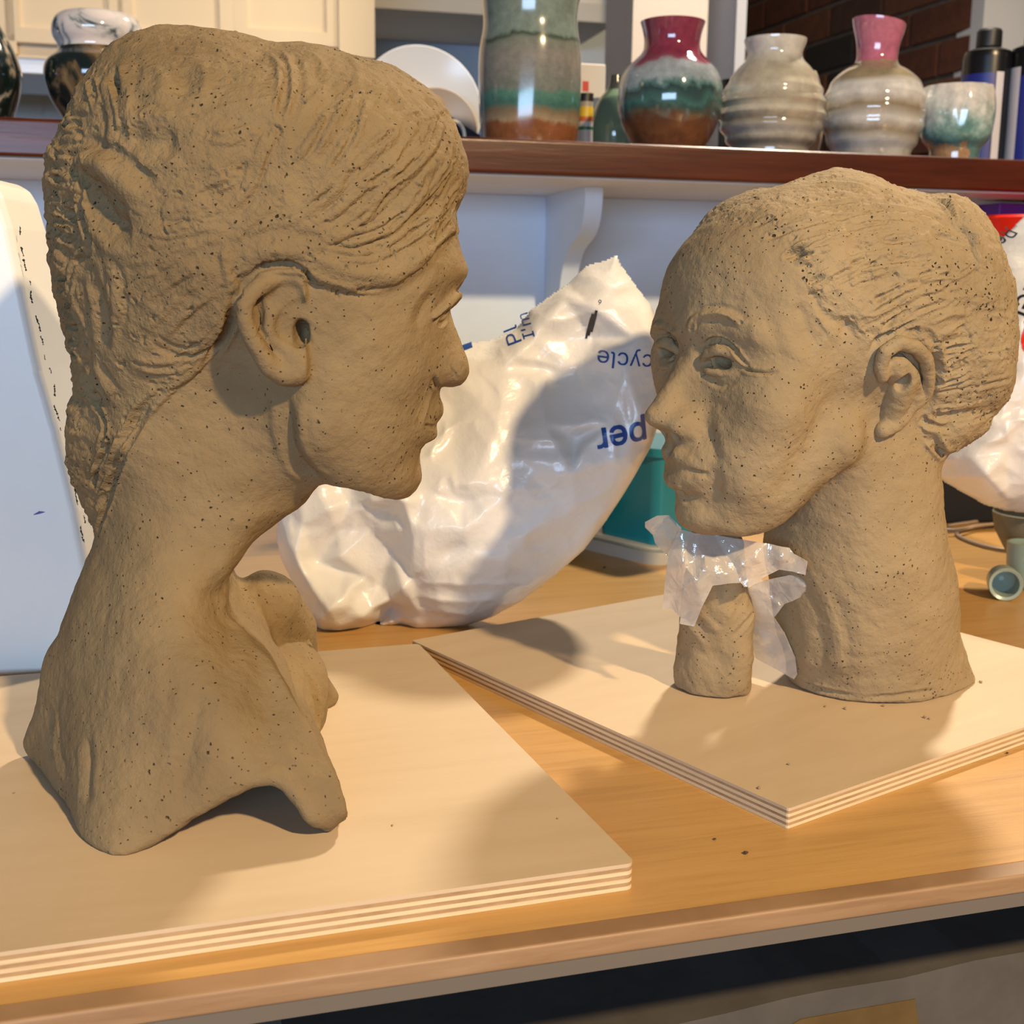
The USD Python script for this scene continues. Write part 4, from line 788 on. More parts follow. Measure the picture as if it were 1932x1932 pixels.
HEAD_SET = np.array([-606,-186,-811,-58,21,27,-648,-134,-906,-62,24,20,-598,-125,264,-6,1,13,-619,-57,-844,-46,17,19,-629,-21,-935,-56,22,11,-611,1,-899,-45,18,10,-629,-44,-891,-51,20,14,-606,-14,-854,-37,14,14,-605,-4,255,-5,1,5,-603,25,-936,-50,20,7,-577,-290,-869,-64,23,27,-560,-153,-940,-56,21,18,-530,-138,-26,-1,0,2,-567,-136,144,-4,1,5,-582,-90,394,-8,0,23,-580,1,-816,-31,11,18,-563,-44,-14,1,0,-2,-564,61,-943,-28,13,-4,-546,36,-804,-30,10,16,-539,9,-74,4,-1,-3,-584,54,159,-1,0,0,-554,59,397,-1,0,1,-531,37,441,-6,2,8,-560,67,-11,-2,2,-8,-568,113,69,0,0,-3,-569,90,234,-2,1,1,-562,90,324,-5,2,1,-511,-353,-892,-62,23,25,-494,-251,-722,-54,19,27,-501,-221,39,-3,1,3,-520,-233,271,-6,0,15,-485,-153,-647,-54,19,27,-492,-152,-182,-3,-1,11,-501,-22,-674,-58,21,26,-504,-28,479,-9,-2,35,-504,54,-756,-44,16,20,-487,45,-711,-56,21,22,-496,24,468,-9,1,19,-516,85,-948,-9,4,-1,-479,118,-948,0,-1,5,-485,103,-220,18,-13,33,-526,123,332,-3,1,0,-517,111,375,2,-1,-1,-505,92,414,0,0,0,-508,141,-164,23,-11,8,-474,182,-133,3,-3,9,-486,157,-96,-10,5,-5,-513,183,-6,-10,5,-6,-492,176,-54,-15,8,-11,-514,168,265,1,0,0,-482,182,302,-2,1,1,-495,233,61,2,-1,1,-471,238,9,-6,3,-1,-527,196,69,2,-1,2,-523,208,121,10,-4,0,-495,240,106,9,-4,-1,-500,230,165,14,-5,-3,-516,201,204,11,-4,-1,-478,238,217,9,-4,-2,-458,-366,-940,-57,21,23,-429,-316,-749,-51,18,24,-422,-278,-689,-49,18,23,-429,-266,2,-3,1,2,-455,-272,151,-3,1,4,-439,-196,-612,-51,18,23,-442,-207,-81,-3,1,4,-451,-119,-569,-53,19,23,-459,-97,484,-6,-4,41,-448,-44,-250,-2,-2,19,-459,-5,484,-7,-3,36,-459,-51,490,-6,-4,41,-460,53,-674,-63,24,19,-448,51,-629,-66,26,18,-414,121,-953,0,-2,9,-451,116,-817,-25,9,12,-451,85,-718,-53,20,17,-429,92,-673,-62,24,14,-417,71,-567,-61,24,14,-414,106,-249,7,-8,33,-462,162,-205,18,-14,37,-414,159,-229,14,-13,43,-421,151,389,-10,2,12,-412,223,-134,7,-7,25,-459,213,-52,-12,6,-6,-462,222,275,1,-1,1,-432,222,312,-4,1,5,-459,263,53,2,-1,-1,-463,268,129,10,-4,-5,-450,269,189,10,-4,-4,-441,253,249,4,-2,0,-406,-367,-831,-51,18,23,-369,-311,84,-2,1,-1,-359,-296,239,-1,0,4,-351,-258,-586,-40,15,16,-397,-199,-546,-44,16,18,-409,-220,366,-3,-2,20,-374,-141,-434,-35,13,12,-358,-139,-336,-22,8,8,-389,-102,-258,-10,3,10,-384,-21,467,-1,-4,26,-394,31,-404,-37,14,12,-361,121,-956,-4,0,12,-407,99,-614,-63,25,11,-387,110,-573,-59,24,9,-405,69,-523,-57,22,14,-372,102,-486,-53,22,7,-363,123,-531,-55,22,7,-358,110,-411,-40,17,2,-352,120,-269,-13,4,8,-374,208,373,-15,4,16,-390,306,144,10,-3,-5,-316,-335,-749,-39,14,18,-294,-311,39,-1,1,-2,-331,-318,159,-1,1,-1,-339,-239,-119,-4,1,2,-346,-293,-6,-3,1,0,-301,-156,457,3,-4,16,-344,-80,471,2,-4,22,-305,44,500,4,-2,3,-316,106,-957,-6,1,9,-347,122,-366,-32,14,1,-298,88,493,-2,0,5,-344,148,-852,-16,5,10,-296,169,-516,-44,20,-5,-345,128,-456,-47,21,-1,-326,146,-411,-37,17,-5,-329,141,-329,-27,12,0,-314,156,-276,-16,7,1,-332,159,439,-23,5,29,-350,267,-55,8,-5,12,-331,304,22,12,-5,3,-271,-351,-831,-35,12,17,-264,-312,-689,-31,11,13,-241,-322,91,0,0,-2,-241,-290,-599,-26,10,9,-267,-257,372,0,-1,8,-276,-72,508,6,-4,8,-264,39,520,8,-2,-9,-259,118,-949,0,0,1,-244,94,515,3,1,-13,-256,160,-764,-25,11,0,-274,147,477,-22,6,23,-256,236,408,-16,6,8,-241,298,4,21,-10,5,-219,-311,286,0,0,1,-181,-241,-97,1,-1,1,-200,-235,-251,-7,3,-2,-181,-225,452,0,-1,5,-196,-89,531,6,-2,-1,-174,59,-956,0,0,0,-226,9,536,8,-2,-12,-204,53,538,8,0,-21,-226,76,-961,-1,0,1,-196,112,523,6,1,-26,-226,137,-846,-12,5,0,-226,182,-629,-33,15,-8,-225,142,501,-4,4,-15,-181,208,-416,-15,9,-16,-196,216,-269,5,-2,-3,-177,230,-137,24,-12,8,-204,285,362,-4,3,-6,-214,327,206,12,-4,-6,-162,-332,245,-1,1,-1,-138,-245,-936,-12,4,10,-161,-288,-689,-15,5,6,-159,-271,-546,-13,5,2,-136,-245,-336,-5,3,-4,-110,-212,-902,-8,3,5,-117,-198,-948,-4,1,4,-136,-36,-963,0,0,0,-146,9,-963,0,0,0,-117,36,-896,-1,1,-3,-129,31,555,6,0,-16,-151,106,535,9,0,-27,-142,162,-666,-20,10,-13,-144,214,-344,2,1,-13,-144,190,491,6,2,-27,-144,320,51,29,-12,-2,-116,342,206,20,-7,-12,-69,-296,375,-4,2,1,-69,-244,449,-4,1,0,-94,-207,-854,-6,2,1,-70,-194,-802,3,-1,-1,-82,-223,-764,2,-1,0,-63,-208,-719,6,-3,0,-84,-229,-209,1,0,-1,-103,-149,-946,3,0,-5,-88,-152,-902,0,1,-3,-58,-150,-825,3,-1,-3,-104,-74,-952,3,0,-6,-72,38,-816,-2,2,-7,-69,46,557,3,0,-8,-106,93,545,6,0,-19,-51,95,545,2,1,-9,-76,213,-314,17,-6,-12,-106,245,-100,35,-16,5,-106,251,439,5,1,-22,-39,-321,316,-5,2,0,0,-289,-171,-2,1,-3,-24,-290,-21,3,-2,2,-43,-197,-659,7,-3,-1,-22,-180,-606,9,-4,-2,-8,-179,-531,15,-6,-3,-24,-200,-381,7,-2,-3,-47,-214,-276,3,-1,-2,-41,-149,-764,8,-3,-3,-29,-148,-719,10,-4,-3,-21,-156,-674,10,-4,-3,3,-139,-606,11,-4,-4,-16,-144,522,-3,2,-3,9,-58,-658,6,-1,-7,-24,1,558,2,-1,1,-24,39,-696,-3,3,-12,-9,61,550,1,0,0,-35,162,-459,-2,4,-21,-33,179,-374,9,-1,-17,-24,236,-226,39,-16,-3,-17,196,490,5,1,-19,22,-126,-554,15,-6,-4,24,-136,-501,16,-6,-3,41,-131,-329,8,-4,1,69,-84,530,-5,3,-7,46,-38,545,-2,1,-2,66,9,542,-3,2,-2,21,16,552,0,0,2,37,69,-456,-3,3,-15,29,106,-381,5,0,-13,70,72,-325,9,-3,-4,22,152,-284,22,-8,-6,29,275,-221,49,-20,-5,29,332,121,34,-12,-15,87,-303,49,7,-3,4,74,-323,121,4,-2,2,96,-242,-271,1,0,-1,81,-273,-33,6,-4,8,128,-74,515,-6,4,-8,96,-29,-351,4,-2,2,102,-21,531,-6,4,-8,96,106,514,-3,3,-12,88,234,-277,36,-14,-10,111,295,31,37,-14,-10,176,-310,254,3,-1,-2,149,-291,16,9,-5,6,155,-206,441,-5,2,0,190,-84,492,-3,2,-2,179,-36,505,-6,4,-8,131,84,-369,1,1,-8,142,203,-328,22,-7,-16,185,274,-143,35,-14,-6,134,295,331,18,-3,-27,133,312,129,32,-10,-20,245,-288,84,26,-11,-3,224,-256,362,0,0,0,246,-194,414,-2,0,3,209,-66,-418,-5,2,3,229,-104,471,0,0,3,231,-59,482,0,0,0,246,-5,-422,-12,5,2,219,-14,492,-4,3,-6,246,99,-426,-13,8,-14,203,148,-393,2,2,-21,194,197,435,5,1,-22,209,294,-44,28,-10,-12,201,299,106,28,-8,-23,254,-246,-254,-8,3,4,301,-264,211,31,-12,-11,265,-107,-430,-5,2,3,269,-82,457,3,-2,5,294,-111,432,4,-3,8,269,-29,467,2,-1,0,304,-51,441,6,-3,5,300,46,445,4,-1,-5,291,122,-428,-5,5,-19,299,91,-439,-16,8,-7,284,151,419,7,0,-17,276,279,196,22,-5,-31,329,-260,-149,-6,1,8,370,-242,-84,10,-7,16,349,-193,-298,-10,3,7,355,-227,27,46,-22,18,363,-214,78,48,-20,-3,359,-230,151,45,-16,-22,354,-212,226,36,-15,-2,368,-179,272,32,-14,5,341,-146,-374,-8,3,5,344,-164,347,14,-7,8,344,-96,-428,-6,2,1,358,-111,7,29,-18,38,367,-96,361,12,-6,6,341,-74,403,7,-4,6,338,24,-445,-1,1,-7,344,84,-433,4,0,-13,329,159,-366,13,-3,-18,347,140,24,5,-3,6,359,235,121,10,0,-28,317,267,-145,13,-4,-9,321,280,-66,6,-1,-13,337,246,113,12,-1,-29,375,-201,-216,-5,0,13,390,-201,-104,12,-8,22,384,-194,1,38,-21,28,388,-209,-44,26,-15,26,374,-209,9,43,-23,27,376,-217,121,46,-16,-24,385,-198,129,44,-16,-17,378,-183,196,39,-17,4,393,-160,-235,-4,0,15,405,-133,92,25,-11,1,399,-134,234,33,-15,8,401,-140,189,35,-16,8,385,-137,290,29,-14,10,401,-71,-359,-5,1,4,429,-91,-276,-5,0,11,429,-99,-230,-1,-2,15,424,-74,-59,13,-8,17,411,-100,42,10,-5,7,416,-59,16,10,-6,14,422,-67,204,28,-12,4,404,-37,-419,1,0,-3,414,-46,-374,-2,1,1,424,-14,-359,4,-2,-1,430,1,-340,7,-3,-1,424,-49,69,9,-4,2,386,15,-438,6,-1,-8,416,61,16,9,-4,1,391,39,340,17,-7,-1,395,84,-344,14,-5,-5,406,116,-276,14,-6,2,417,96,-171,7,-4,8,419,122,-29,-11,2,14,413,80,28,7,-2,-2,408,95,33,4,-1,-4,415,79,244,23,-9,-5,401,144,-126,-1,-1,11,400,171,-59,-12,4,9,413,136,136,10,-3,-8,415,126,144,12,-4,-7,383,158,257,20,-6,-12,376,205,9,-9,5,-8,385,193,102,4,1,-18,484,-59,-176,5,-3,9,470,1,-321,1,-1,1,460,-48,-293,-5,1,7,464,1,-276,-2,0,7,466,-45,-229,-1,-1,11,489,1,-42,10,-2,-12,449,1,46,-1,2,-11,452,50,-191,7,-4,9,440,46,129,16,-4,-15,433,114,69,-4,4,-16,528,-10,-153,8,-3,1,536,1,-134,9,-3,-2,506,-26,-91,11,-4,-5], float).reshape(-1, 6) / 5
EAR_R_HELIX = [(5,57.5,1),(9,60.1,7),(9,62.9,14),(2,64.8,19),(-9,64.6,17),(-19,61.8,11),(-26,57.3,2),(-31,51.4,-7),(-29,48.6,-12)]
EAR_R_CURL = [(3,58.8,3),(4,60.6,7),(1,61.9,9),(-5,62.1,9),(-13,59.8,4),(-21,55.1,-3),(-26,50.7,-9)]
EAR_R_LOBE = [(-26,49.9,-10),(-24,46.0,-17),(-18,44.5,-24),(-11,44.3,-28)]
EAR_R_BACK = [(-3,61.0,7),(-12,58.0,1),(-15,52.2,-8),(-16,45.6,-20)]
EAR_R_MID = (-8,57.1,-1)
RIGHT_HAIR = [(75,79),(71,76),(63,68),(58,56),(53,44),(46,32),(29,24),(15,17),(5,21),(-9,21),(-21,13),(-38,-9),(-38,-24),(-46,-38),(-62,-42),(-200,-50),(-200,200),(60,200)]
RIGHT_TOOL = [
(1.7,6.5,[116,100,118,106,104,121,91,108,124,80,110,128]),
(1.7,6.5,[103,115,94,87,118,103,68,119,112,45,119,120,25,119,126,5,121,130]),
(1.7,6.5,[69,123,95,52,124,102,35,124,107,20,125,111]),
(1.7,6.5,[54,125,61,36,128,68,16,132,77,-5,133,89,-20,133,94]),
(1.7,6.5,[122,96,119,104,101,129,80,104,138,55,105,145]),
(1.7,6.5,[-48,130,48,-67,129,54,-87,129,60]),
(1.7,6.5,[-66,126,34,-86,126,38,-108,126,42]),
(1.7,6.5,[-69,121,18,-82,123,27,-98,126,35]),
(1.7,6.5,[-65,111,-3,-84,114,1,-105,119,10]),
(1.7,6.5,[-88,95,-30,-108,98,-26,-136,102,-21]),
(1.7,6.5,[21,131,53,8,133,63,-4,134,70]),
(1.7,6.5,[-59,131,83,-84,128,89,-106,124,93]),
(1.7,6.5,[-83,130,80,-109,126,86,-130,121,92]),
(1.7,6.5,[-37,134,64,-60,131,71,-84,129,74]),
(1.7,6.5,[-40,132,99,-68,127,110,-100,118,126]),
(1.7,6.5,[-13,131,105,-35,130,112,-58,127,116]),
(1.7,6.5,[-8,134,80,-26,134,86,-52,132,92]),
(1.7,6.5,[-14,134,70,-35,134,78,-59,131,84]),
(1.7,6.5,[35,129,79,17,131,88,2,131,95]),
(1.7,6.5,[9,131,45,-4,133,55,-16,133,60]),
(1.9,-3.75,[102,116,87,85,120,97,66,121,106,46,121,113]),
(1.9,-3.75,[83,121,93,59,123,100,35,125,102]),
(1.9,-3.75,[51,125,56,33,128,62,12,133,74,-13,134,84]),
(1.9,-3.75,[113,104,114,95,110,119,79,113,123]),
(1.9,-3.75,[-51,130,43,-72,128,49,-91,128,54]),
(1.9,-3.75,[-69,124,29,-93,126,34]),
(1.9,-3.75,[-66,115,5,-88,118,9,-105,121,17]),
(1.9,-3.75,[-72,108,-8,-94,111,-5,-117,116,2]),
(1.9,-3.75,[-87,90,-36,-118,94,-32,-146,95,-28]),
(1.9,-3.75,[-41,134,72,-71,131,79,-102,127,84]),
(1.9,-3.75,[-18,132,98,-40,131,105,-70,128,105]),
(1.9,-3.75,[-7,133,89,-31,133,95,-58,130,101]),
(1.9,-3.75,[62,105,142,30,106,151,-1,106,157]),
(1.9,-3.75,[58,111,132,28,112,140,-1,114,146]),
(2,3.25,[129,74,139,101,87,149,66,91,159,30,93,166]),
(2,3.25,[132,55,152,106,67,162,68,74,173,33,79,180]),
(2,3.25,[45,98,156,8,100,163,-30,104,164]),
(2,3.25,[27,90,171,-9,94,174,-48,97,170]),
(2,3.25,[57,38,196,29,54,199,4,75,191]),
(2,3.25,[-50,114,150,-78,114,145,-100,116,132]),
(2,3.25,[-103,128,73,-129,124,76,-156,118,76]),
(2,3.25,[-112,127,51,-137,125,55]),
(2,3.25,[-111,125,29,-139,123,32,-161,118,35]),
(2,3.25,[-121,113,-4,-142,115,1,-170,110,6]),
(2,3.25,[-113,90,-50,-141,91,-44,-176,84,-35]),
(2,3.25,[30,115,133,-7,117,142,-46,119,141]),
(2,3.25,[22,124,117,-10,126,123,-37,125,127]),
(2,3.25,[0,132,97,-18,132,101]),
(2.5,7.5,[-86,68,191,-85,90,177,-86,103,162,-98,107,153,-101,114,136,-120,115,122]),
(4,-6,[-95,67,193,-99,86,180,-103,100,163,-111,109,144]),
(3,7.5,[-93,84,-62,-105,82,-71,-123,73,-81]),
(2.4,6.5,[-79,88,-43,-98,87,-51,-113,90,-51]),
(4,1.8,[102,116,85,94,119,71,79,121,60,59,123,52]),
(6,3,[93,120,80,73,123,64,53,123,46]),
(3,2.1,[53,125,58,36,127,47,17,128,39]),
(3,5.25,[-47,127,31,-64,120,14,-70,112,-1,-69,108,-8]),
(2.4,3,[29,124,28,18,129,43,-3,132,50,-26,133,50]),
(2.6,3.6,[-29,133,50,-49,127,36,-61,119,14,-69,108,-8]),
(2.6,-2.38,[182,14,39,180,23,52,173,44,59,165,63,57,158,77,50]),
(1.1,2.04,[182,18,39,181,21,47,180,25,53]),
(1,1.7,[179,24,43,179,29,51,177,36,56]),
(1,1.36,[172,47,58,167,58,55,161,70,49]),
(1,1.36,[171,52,59,163,67,56,157,79,49]),
(2.2,-2.04,[174,-80,40,177,-60,46,179,-39,42,182,-10,38]),
(1,1.7,[177,-52,45,177,-42,40]),
(1,1.7,[181,-26,42,180,-20,38]),
(1.4,2.56,[170,28,24,168,38,32,162,53,32,156,69,20,148,82,5]),
(1.3,2.08,[152,72,5,143,90,1,130,104,2]),
(2,1.15,[167,35,-8,160,49,-15,153,69,-10]),
(1.6,1.61,[177,-58,24,173,-53,33,178,-20,29,179,-4,21]),
(5,1.38,[169,37,-56,165,49,-79,162,59,-98]),
(5,1.15,[167,52,-103,163,54,-114,160,45,-128]),
(3,1.38,[186,9,-131,172,14,-139,167,30,-135]),
(9,1.72,[83,99,-76,90,95,-105,114,87,-130]),
(8,2.3,[113,113,74,104,115,50,86,117,30]),
(7,1.38,[18,0,-218,-6,19,-271,-40,1,-360]),
(5,0.92,[-11,44,-247,-32,46,-284,-49,36,-338]),
(2,1.72,[-83,37,-377,-117,52,-372,-162,54,-369]),
(2,1.84,[-36,-34,-376,-49,2,-377,-68,27,-377])]
# ---------------------------------------------------------------- the right head: built in its own frame (mm; x forward, y to its left, z up)
EYE_UP = np.array([(80, 11, 3), (84, 16, 10), (83.5, 23, 13), (79, 31, 10.5), (71, 39, 1)], float)
EYE_LO = np.array([(80, 11, 3), (83.5, 17, -2.5), (82.5, 24, -4.5), (78, 31, -3), (71, 39, 1)], float)
def right_form():
    def f(p):
        X, Y, Z = p[:, 0], p[:, 1], p[:, 2]; s = np.abs(Y); P = np.stack([X, s, Z], -1)
        d = ell(p, (-14, 0, 36), (90, 69, 76))                                   # skull
        d = smin(d, ell(p, (34, 0, 48), (48, 60, 48)), 14)                      # forehead
        d = smin(d, ell(p, (44, 0, -4), (42, 57, 80)), 18)                      # face block
        d = smin(d, cap(P, (6, 44, -34), (60, 18, -74), 15, 13), 16)            # jaw
        d = smin(d, ell(p, (71, 0, -77), (14, 17, 12)), 12)                     # chin
        d = smin(d, ell(P, (54, 38, -16), (22, 18, 22)), 14)                    # cheekbone
        d = smin(d, ell(P, (58, 28, -44), (20, 19, 24)), 12)                    # cheek
        d = smin(d, cap(P, (79, 8, 25), (68, 40, 25), 7, 6.5), 9)               # brow
        d = smax(d, -ell(P, (92, 22, 6), (18, 15, 11)), 8)                     # eye socket
        d = smin(d, ell(p, (77, 0, -52), (16, 25, 17)), 10)                     # muzzle
        d = smin(d, chain(p, [(80, 0, 22), (84, 0, 8), (92, 0, -10), (99.5, 0, -26)], (6, 4.5, 5.8, 7.8)), 8)   # nose
        d = smin(d, cap(p, (72, 0, 12), (81, 0, -32), 11, 13), 8)
        d = smin(d, ell(P, (88, 10.5, -31), (11, 6.5, 7)), 8)                 # nostril wing
        # neck and its spreading foot
        d = smin(d, chain(p, [(-28, 0, -30), (-36, -6, -100), (-55, -16, -150), (-76, -25, -187), (-82, -28, -215)], (46, 46, 48, 53, 56)), 12)
        d = smin(d, cap(p, (-14, 33, -40), (-30, 8, -160), 10, 9), 12)
        i = np.flatnonzero((X > 40) & (Z > -75) & (Z < 50))
        if len(i):
            q = P[i]; e = d[i]
            e = smin(e, sph(q, (70, 23, 5), 13), 2.5)                            # eyeball
            up = chain(q, EYE_UP, (2.0, 3.0, 3.3, 3.0, 2.0)); lo = chain(q, EYE_LO, (1.6, 2.0, 2.2, 2.0, 1.6))
            e = smin(smin(e, up, 1.8), lo, 1.8)
            e = smax(e, -ell(q, (80, 24.5, 5), (14, 5.6, 5.4)), .8)               # bored iris
            e = smax(e, -ell(q, (83, 17.2, 3.6), (5, 1.3, 2.2)), 1.0)
            e = smax(e, -ell(q, (94, 7.5, -37), (6, 3.4, 3.4)), 2)               # nostril
            e = smin(e, chain(q, [(92.5, 0, -48.5), (91, 7, -48.3), (86, 15, -51), (79, 22, -54.5)], (3.6, 3.9, 3.2, 1.8)), 3)   # lips
            e = smin(e, chain(q, [(90.5, 0, -61.5), (88.5, 8, -61), (84, 15, -59), (79, 21, -55.5)], (4.6, 4.4, 3.4, 1.8)), 3)
            e = smax(e, -chain(q, [(97, 0, -54.8), (94.5, 8, -54.2), (88, 17, -54.8), (81, 24.5, -55)], (1.2, 1.3, 1.3, 1.1)), 1.5)
            e = smax(e, -cap(q, (97, 0, -40), (95, 0, -46), 2.4, 2.8), 3)        # philtrum
            d = d.copy(); d[i] = e
        # gathered hair at the back, with its loose end standing up
        d = smin(d, ell(p, (-62, 0, 24), (56, 64, 66)), 10)
        d = smin(d, ell(p, (-92, -10, 56), (30, 40, 42)), 5)
        d = smin(d, ell(p, (-68, 0, -30), (42, 48, 24)), 8)
        return smax(d, HEAD_FOOT - (HEAD_ROT[2, 0] * X + HEAD_ROT[2, 1] * Y + HEAD_ROT[2, 2] * Z), 2.0)
    return f
def right_head(h):
    m = surface_net(right_form(), (-150, -100, -215), (122, 100, 125), h); relax(m, 1)
    v = np.array(m.vertices); z0 = HEAD_AT[2] * 1000 + v @ HEAD_ROT[2]; foot = np.clip((34 - z0) / 22, 0, 1)
    moved_ = v + RBFInterpolator(HEAD_SET[:, :3], HEAD_SET[:, 3:], kernel='thin_plate_spline', smoothing=1.0)(v)
    dz = (z0 - (HEAD_AT[2] * 1000 + moved_ @ HEAD_ROT[2])) * foot            # the foot stays flat on its board
    m.vertices = moved_ + dz[:, None] * HEAD_ROT[2][None]; m = finer(m)
    v, F = np.array(m.vertices), np.array(m.faces)
    n = normals(v, F)
    x = np.arange(-210, 130, 1.0); z = np.arange(-220, 205, 1.0)
    sd = Grid2(x, z, poly_sd(RIGHT_HAIR, x, z))(v[:, 0], v[:, 2])
    ear = np.zeros(len(v), bool); cup = np.exp(-((v[:, 0] - EAR_R_MID[0]) / 17) ** 2 - ((v[:, 2] - EAR_R_MID[2]) / 26) ** 2) * (np.abs(v[:, 1]) > 40)
    hair = (sd < 0) & ~ear
    soft = 4.0 + 9.0 * np.clip((v[:, 2] - 30) / 30, 0, 1)
    step = np.clip(-sd / soft, 0, 1); step = step * step * (3 - 2 * step) * (1 - .8 * np.clip(cup * 1.6, 0, 1))
    lump = meshkit.fbm(v / 14.0, 3, 25) - .5
    v = v + n * (step * 2.0 + step * lump * 2.6)[:, None]
    g = np.random.default_rng(21); n = normals(v, F)
    v = carve(v, n, tool_list(RIGHT_TOOL, True, deep=1.0)); n = normals(v, F)
    st = pit_strokes(v, n, hair, 1000, g, w=(.5, 1.1), d=(1.4, 3.2), length=(.8, 3.5), along=(.6, 0, .1)) + pit_strokes(v, n, ~hair, 260, g, w=(.5, .8), d=(.3, .8), length=(.6, 2))
    v = carve(v, n, st)
    v = v + n * ((meshkit.fbm(v / 4.5, 3, 13) - .5) * np.where(hair, 1.2, .45) + (meshkit.fbm(v / 30.0, 2, 18) - .5) * 1.4 + (meshkit.fbm(v / 9.0, 3, 16) - .5) * 1.5)[:, None]
    v = despike(v, F); w = HEAD_AT * 1000 + v @ HEAD_ROT.T
    low = w[:, 2] < 13; w[low, 2] = np.maximum(w[low, 2], 10.3)
    w[:, 2] = np.maximum(w[:, 2], 10.3)
    return w, F, normals(w, F), hair, ear
def right_ear():
    """The ear as it was made: coils of clay laid on the side of the head (left ear, own frame, mm)."""
    def f(p):
        up = lambda L, u: np.array(L, float) + np.array([0, u, 0])
        he = chain(p, up(EAR_R_HELIX, 4.0), (3.2, 3.6, 3.9, 3.9, 3.9, 3.8, 3.6, 3.2, 2.8))
        inn = chain(p, up(EAR_R_CURL, 3.2), (2.6, 2.4, 2.3, 2.3, 2.4, 2.6, 2.8))
        lobe = chain(p, up(EAR_R_LOBE, 2.0), (4.2, 5.0, 5.6, 4.6))
        back = chain(p, up(EAR_R_BACK, -1.0), (7.5, 8.5, 8.5, 7.0))
        d = smin(he, inn, 1.2); d = smin(d, lobe, 3.0); d = smin(d, back, 1.5)
        return smax(d, -ell(p, up([EAR_R_MID], 5.0)[0], (3.6, 5.0, 5.5)), 2.0)
    P = np.array(EAR_R_HELIX + EAR_R_LOBE, float)
    m = relax(surface_net(f, P.min(0) - 14, P.max(0) + 16, .8), 2)
    v, F = np.array(m.vertices), np.array(m.faces)
    v = v + normals(v, F) * ((meshkit.fbm(v / 4.0, 3, 7) - .5) * 1.1)[:, None]
    return v, F
# ---------------------------------------------------------------- the two clay heads
m_clay = clay('clay_left', (.250, .178, .090), (.190, .132, .066), (.035, .025, .015), 300, .17)
m_clay_r = clay('clay_right', (.340, .252, .140), (.270, .196, .106), (.04, .029, .018), 300, .17)
m_hair = clay('clay_left_hair', (.250, .178, .090), (.180, .124, .061), (.030, .022, .013), 330, .17, .0014)
m_hair_r = clay('clay_right_hair', (.355, .266, .150), (.275, .201, .110), (.030, .022, .013), 300, .21, .0014)
def bust(name, label, at, data, mat, mat_hair):
    v, F, n, hair, ear = data
    at = np.array(at, float)
    t = thing(name, label, 'sculpture', at)
    V = v / 1000.0 - at
    fh, fe = hair[F].all(1), ear[F].all(1) & ~hair[F].all(1)
    left = V[F][:, :, 1].mean(1) > np.median(V[:, 1])
    split_part('head', V, F, n, ~fh & ~fe, mat, t)
    split_part('hair', V, F, n, fh, mat_hair, t, label='modelled hair scored with strands and small torn pits')
    for s in (False, True):
        if (fe & (left == s)).any(): split_part('ear', V, F, n, fe & (left == s), mat, t)
    return t
_v, _F, _n, _h, _e = left_bust(1.4)
_v = _v + np.array([0, 600.0, 0.15])
bust('clay_bust', 'tall clay bust in profile with hair swept back, neck and shoulders, facing right', (-.155, .60, .01215), (_v, _F, _n, _h, _e), m_clay, m_hair)
_w = right_head(1.5)
rh = bust('clay_sculpture', 'shorter clay head on a bare neck with scored pulled-back hair, facing left with bored eyes', (.225, .735, .01045), (_w[0] + np.array([0, 0, .15]), *_w[1:]), m_clay_r, m_hair_r)
_ev, _eF = right_ear()
for s_ in (1, -1):
    ev = (HEAD_AT * 1000 + (_ev * [1, s_, 1]) @ HEAD_ROT.T) / 1000.0 - np.array([.225, .735, .01045 - .00015])
    obj('ear', trimesh.Trimesh(ev, _eF[:, ::s_], process=False), m_clay_r, rh, True)
# ---------------------------------------------------------------- plastic bags: a crumpled skin, creased along folds, stuffed both ways from a middle plane
def film(name, base, rough=.28, trans=.35):
    return M(name, {'p': ('principled_bsdf', dict(base_color=base, roughness=rough, coat_weight=.25, coat_roughness=.12)), 't': ('translucent_bsdf', dict(color=base)), 'x': ('mix_closure', dict(fac=trans * .4)),
        'c': ('texture_coordinate', {}), 'n': ('noise_texture', dict(scale=60, detail=4, roughness=.6)), 'b': ('bump', dict(strength=1.0, distance=.0012))},
        [('c.object', 'n.vector'), ('n.fac', 'b.height'), ('b.normal', 'p.normal'), ('p.BSDF', 'x.closure1'), ('t.BSDF', 'x.closure2')], 'x.closure')
m_bag = film('bag_plastic', (.80, .79, .77)); m_blue = plain('blue_print', (.012, .06, .27), .35); m_black = plain('black_print', (.02, .02, .025), .4); m_redp = plain('red_print', (.72, .03, .01), .35)
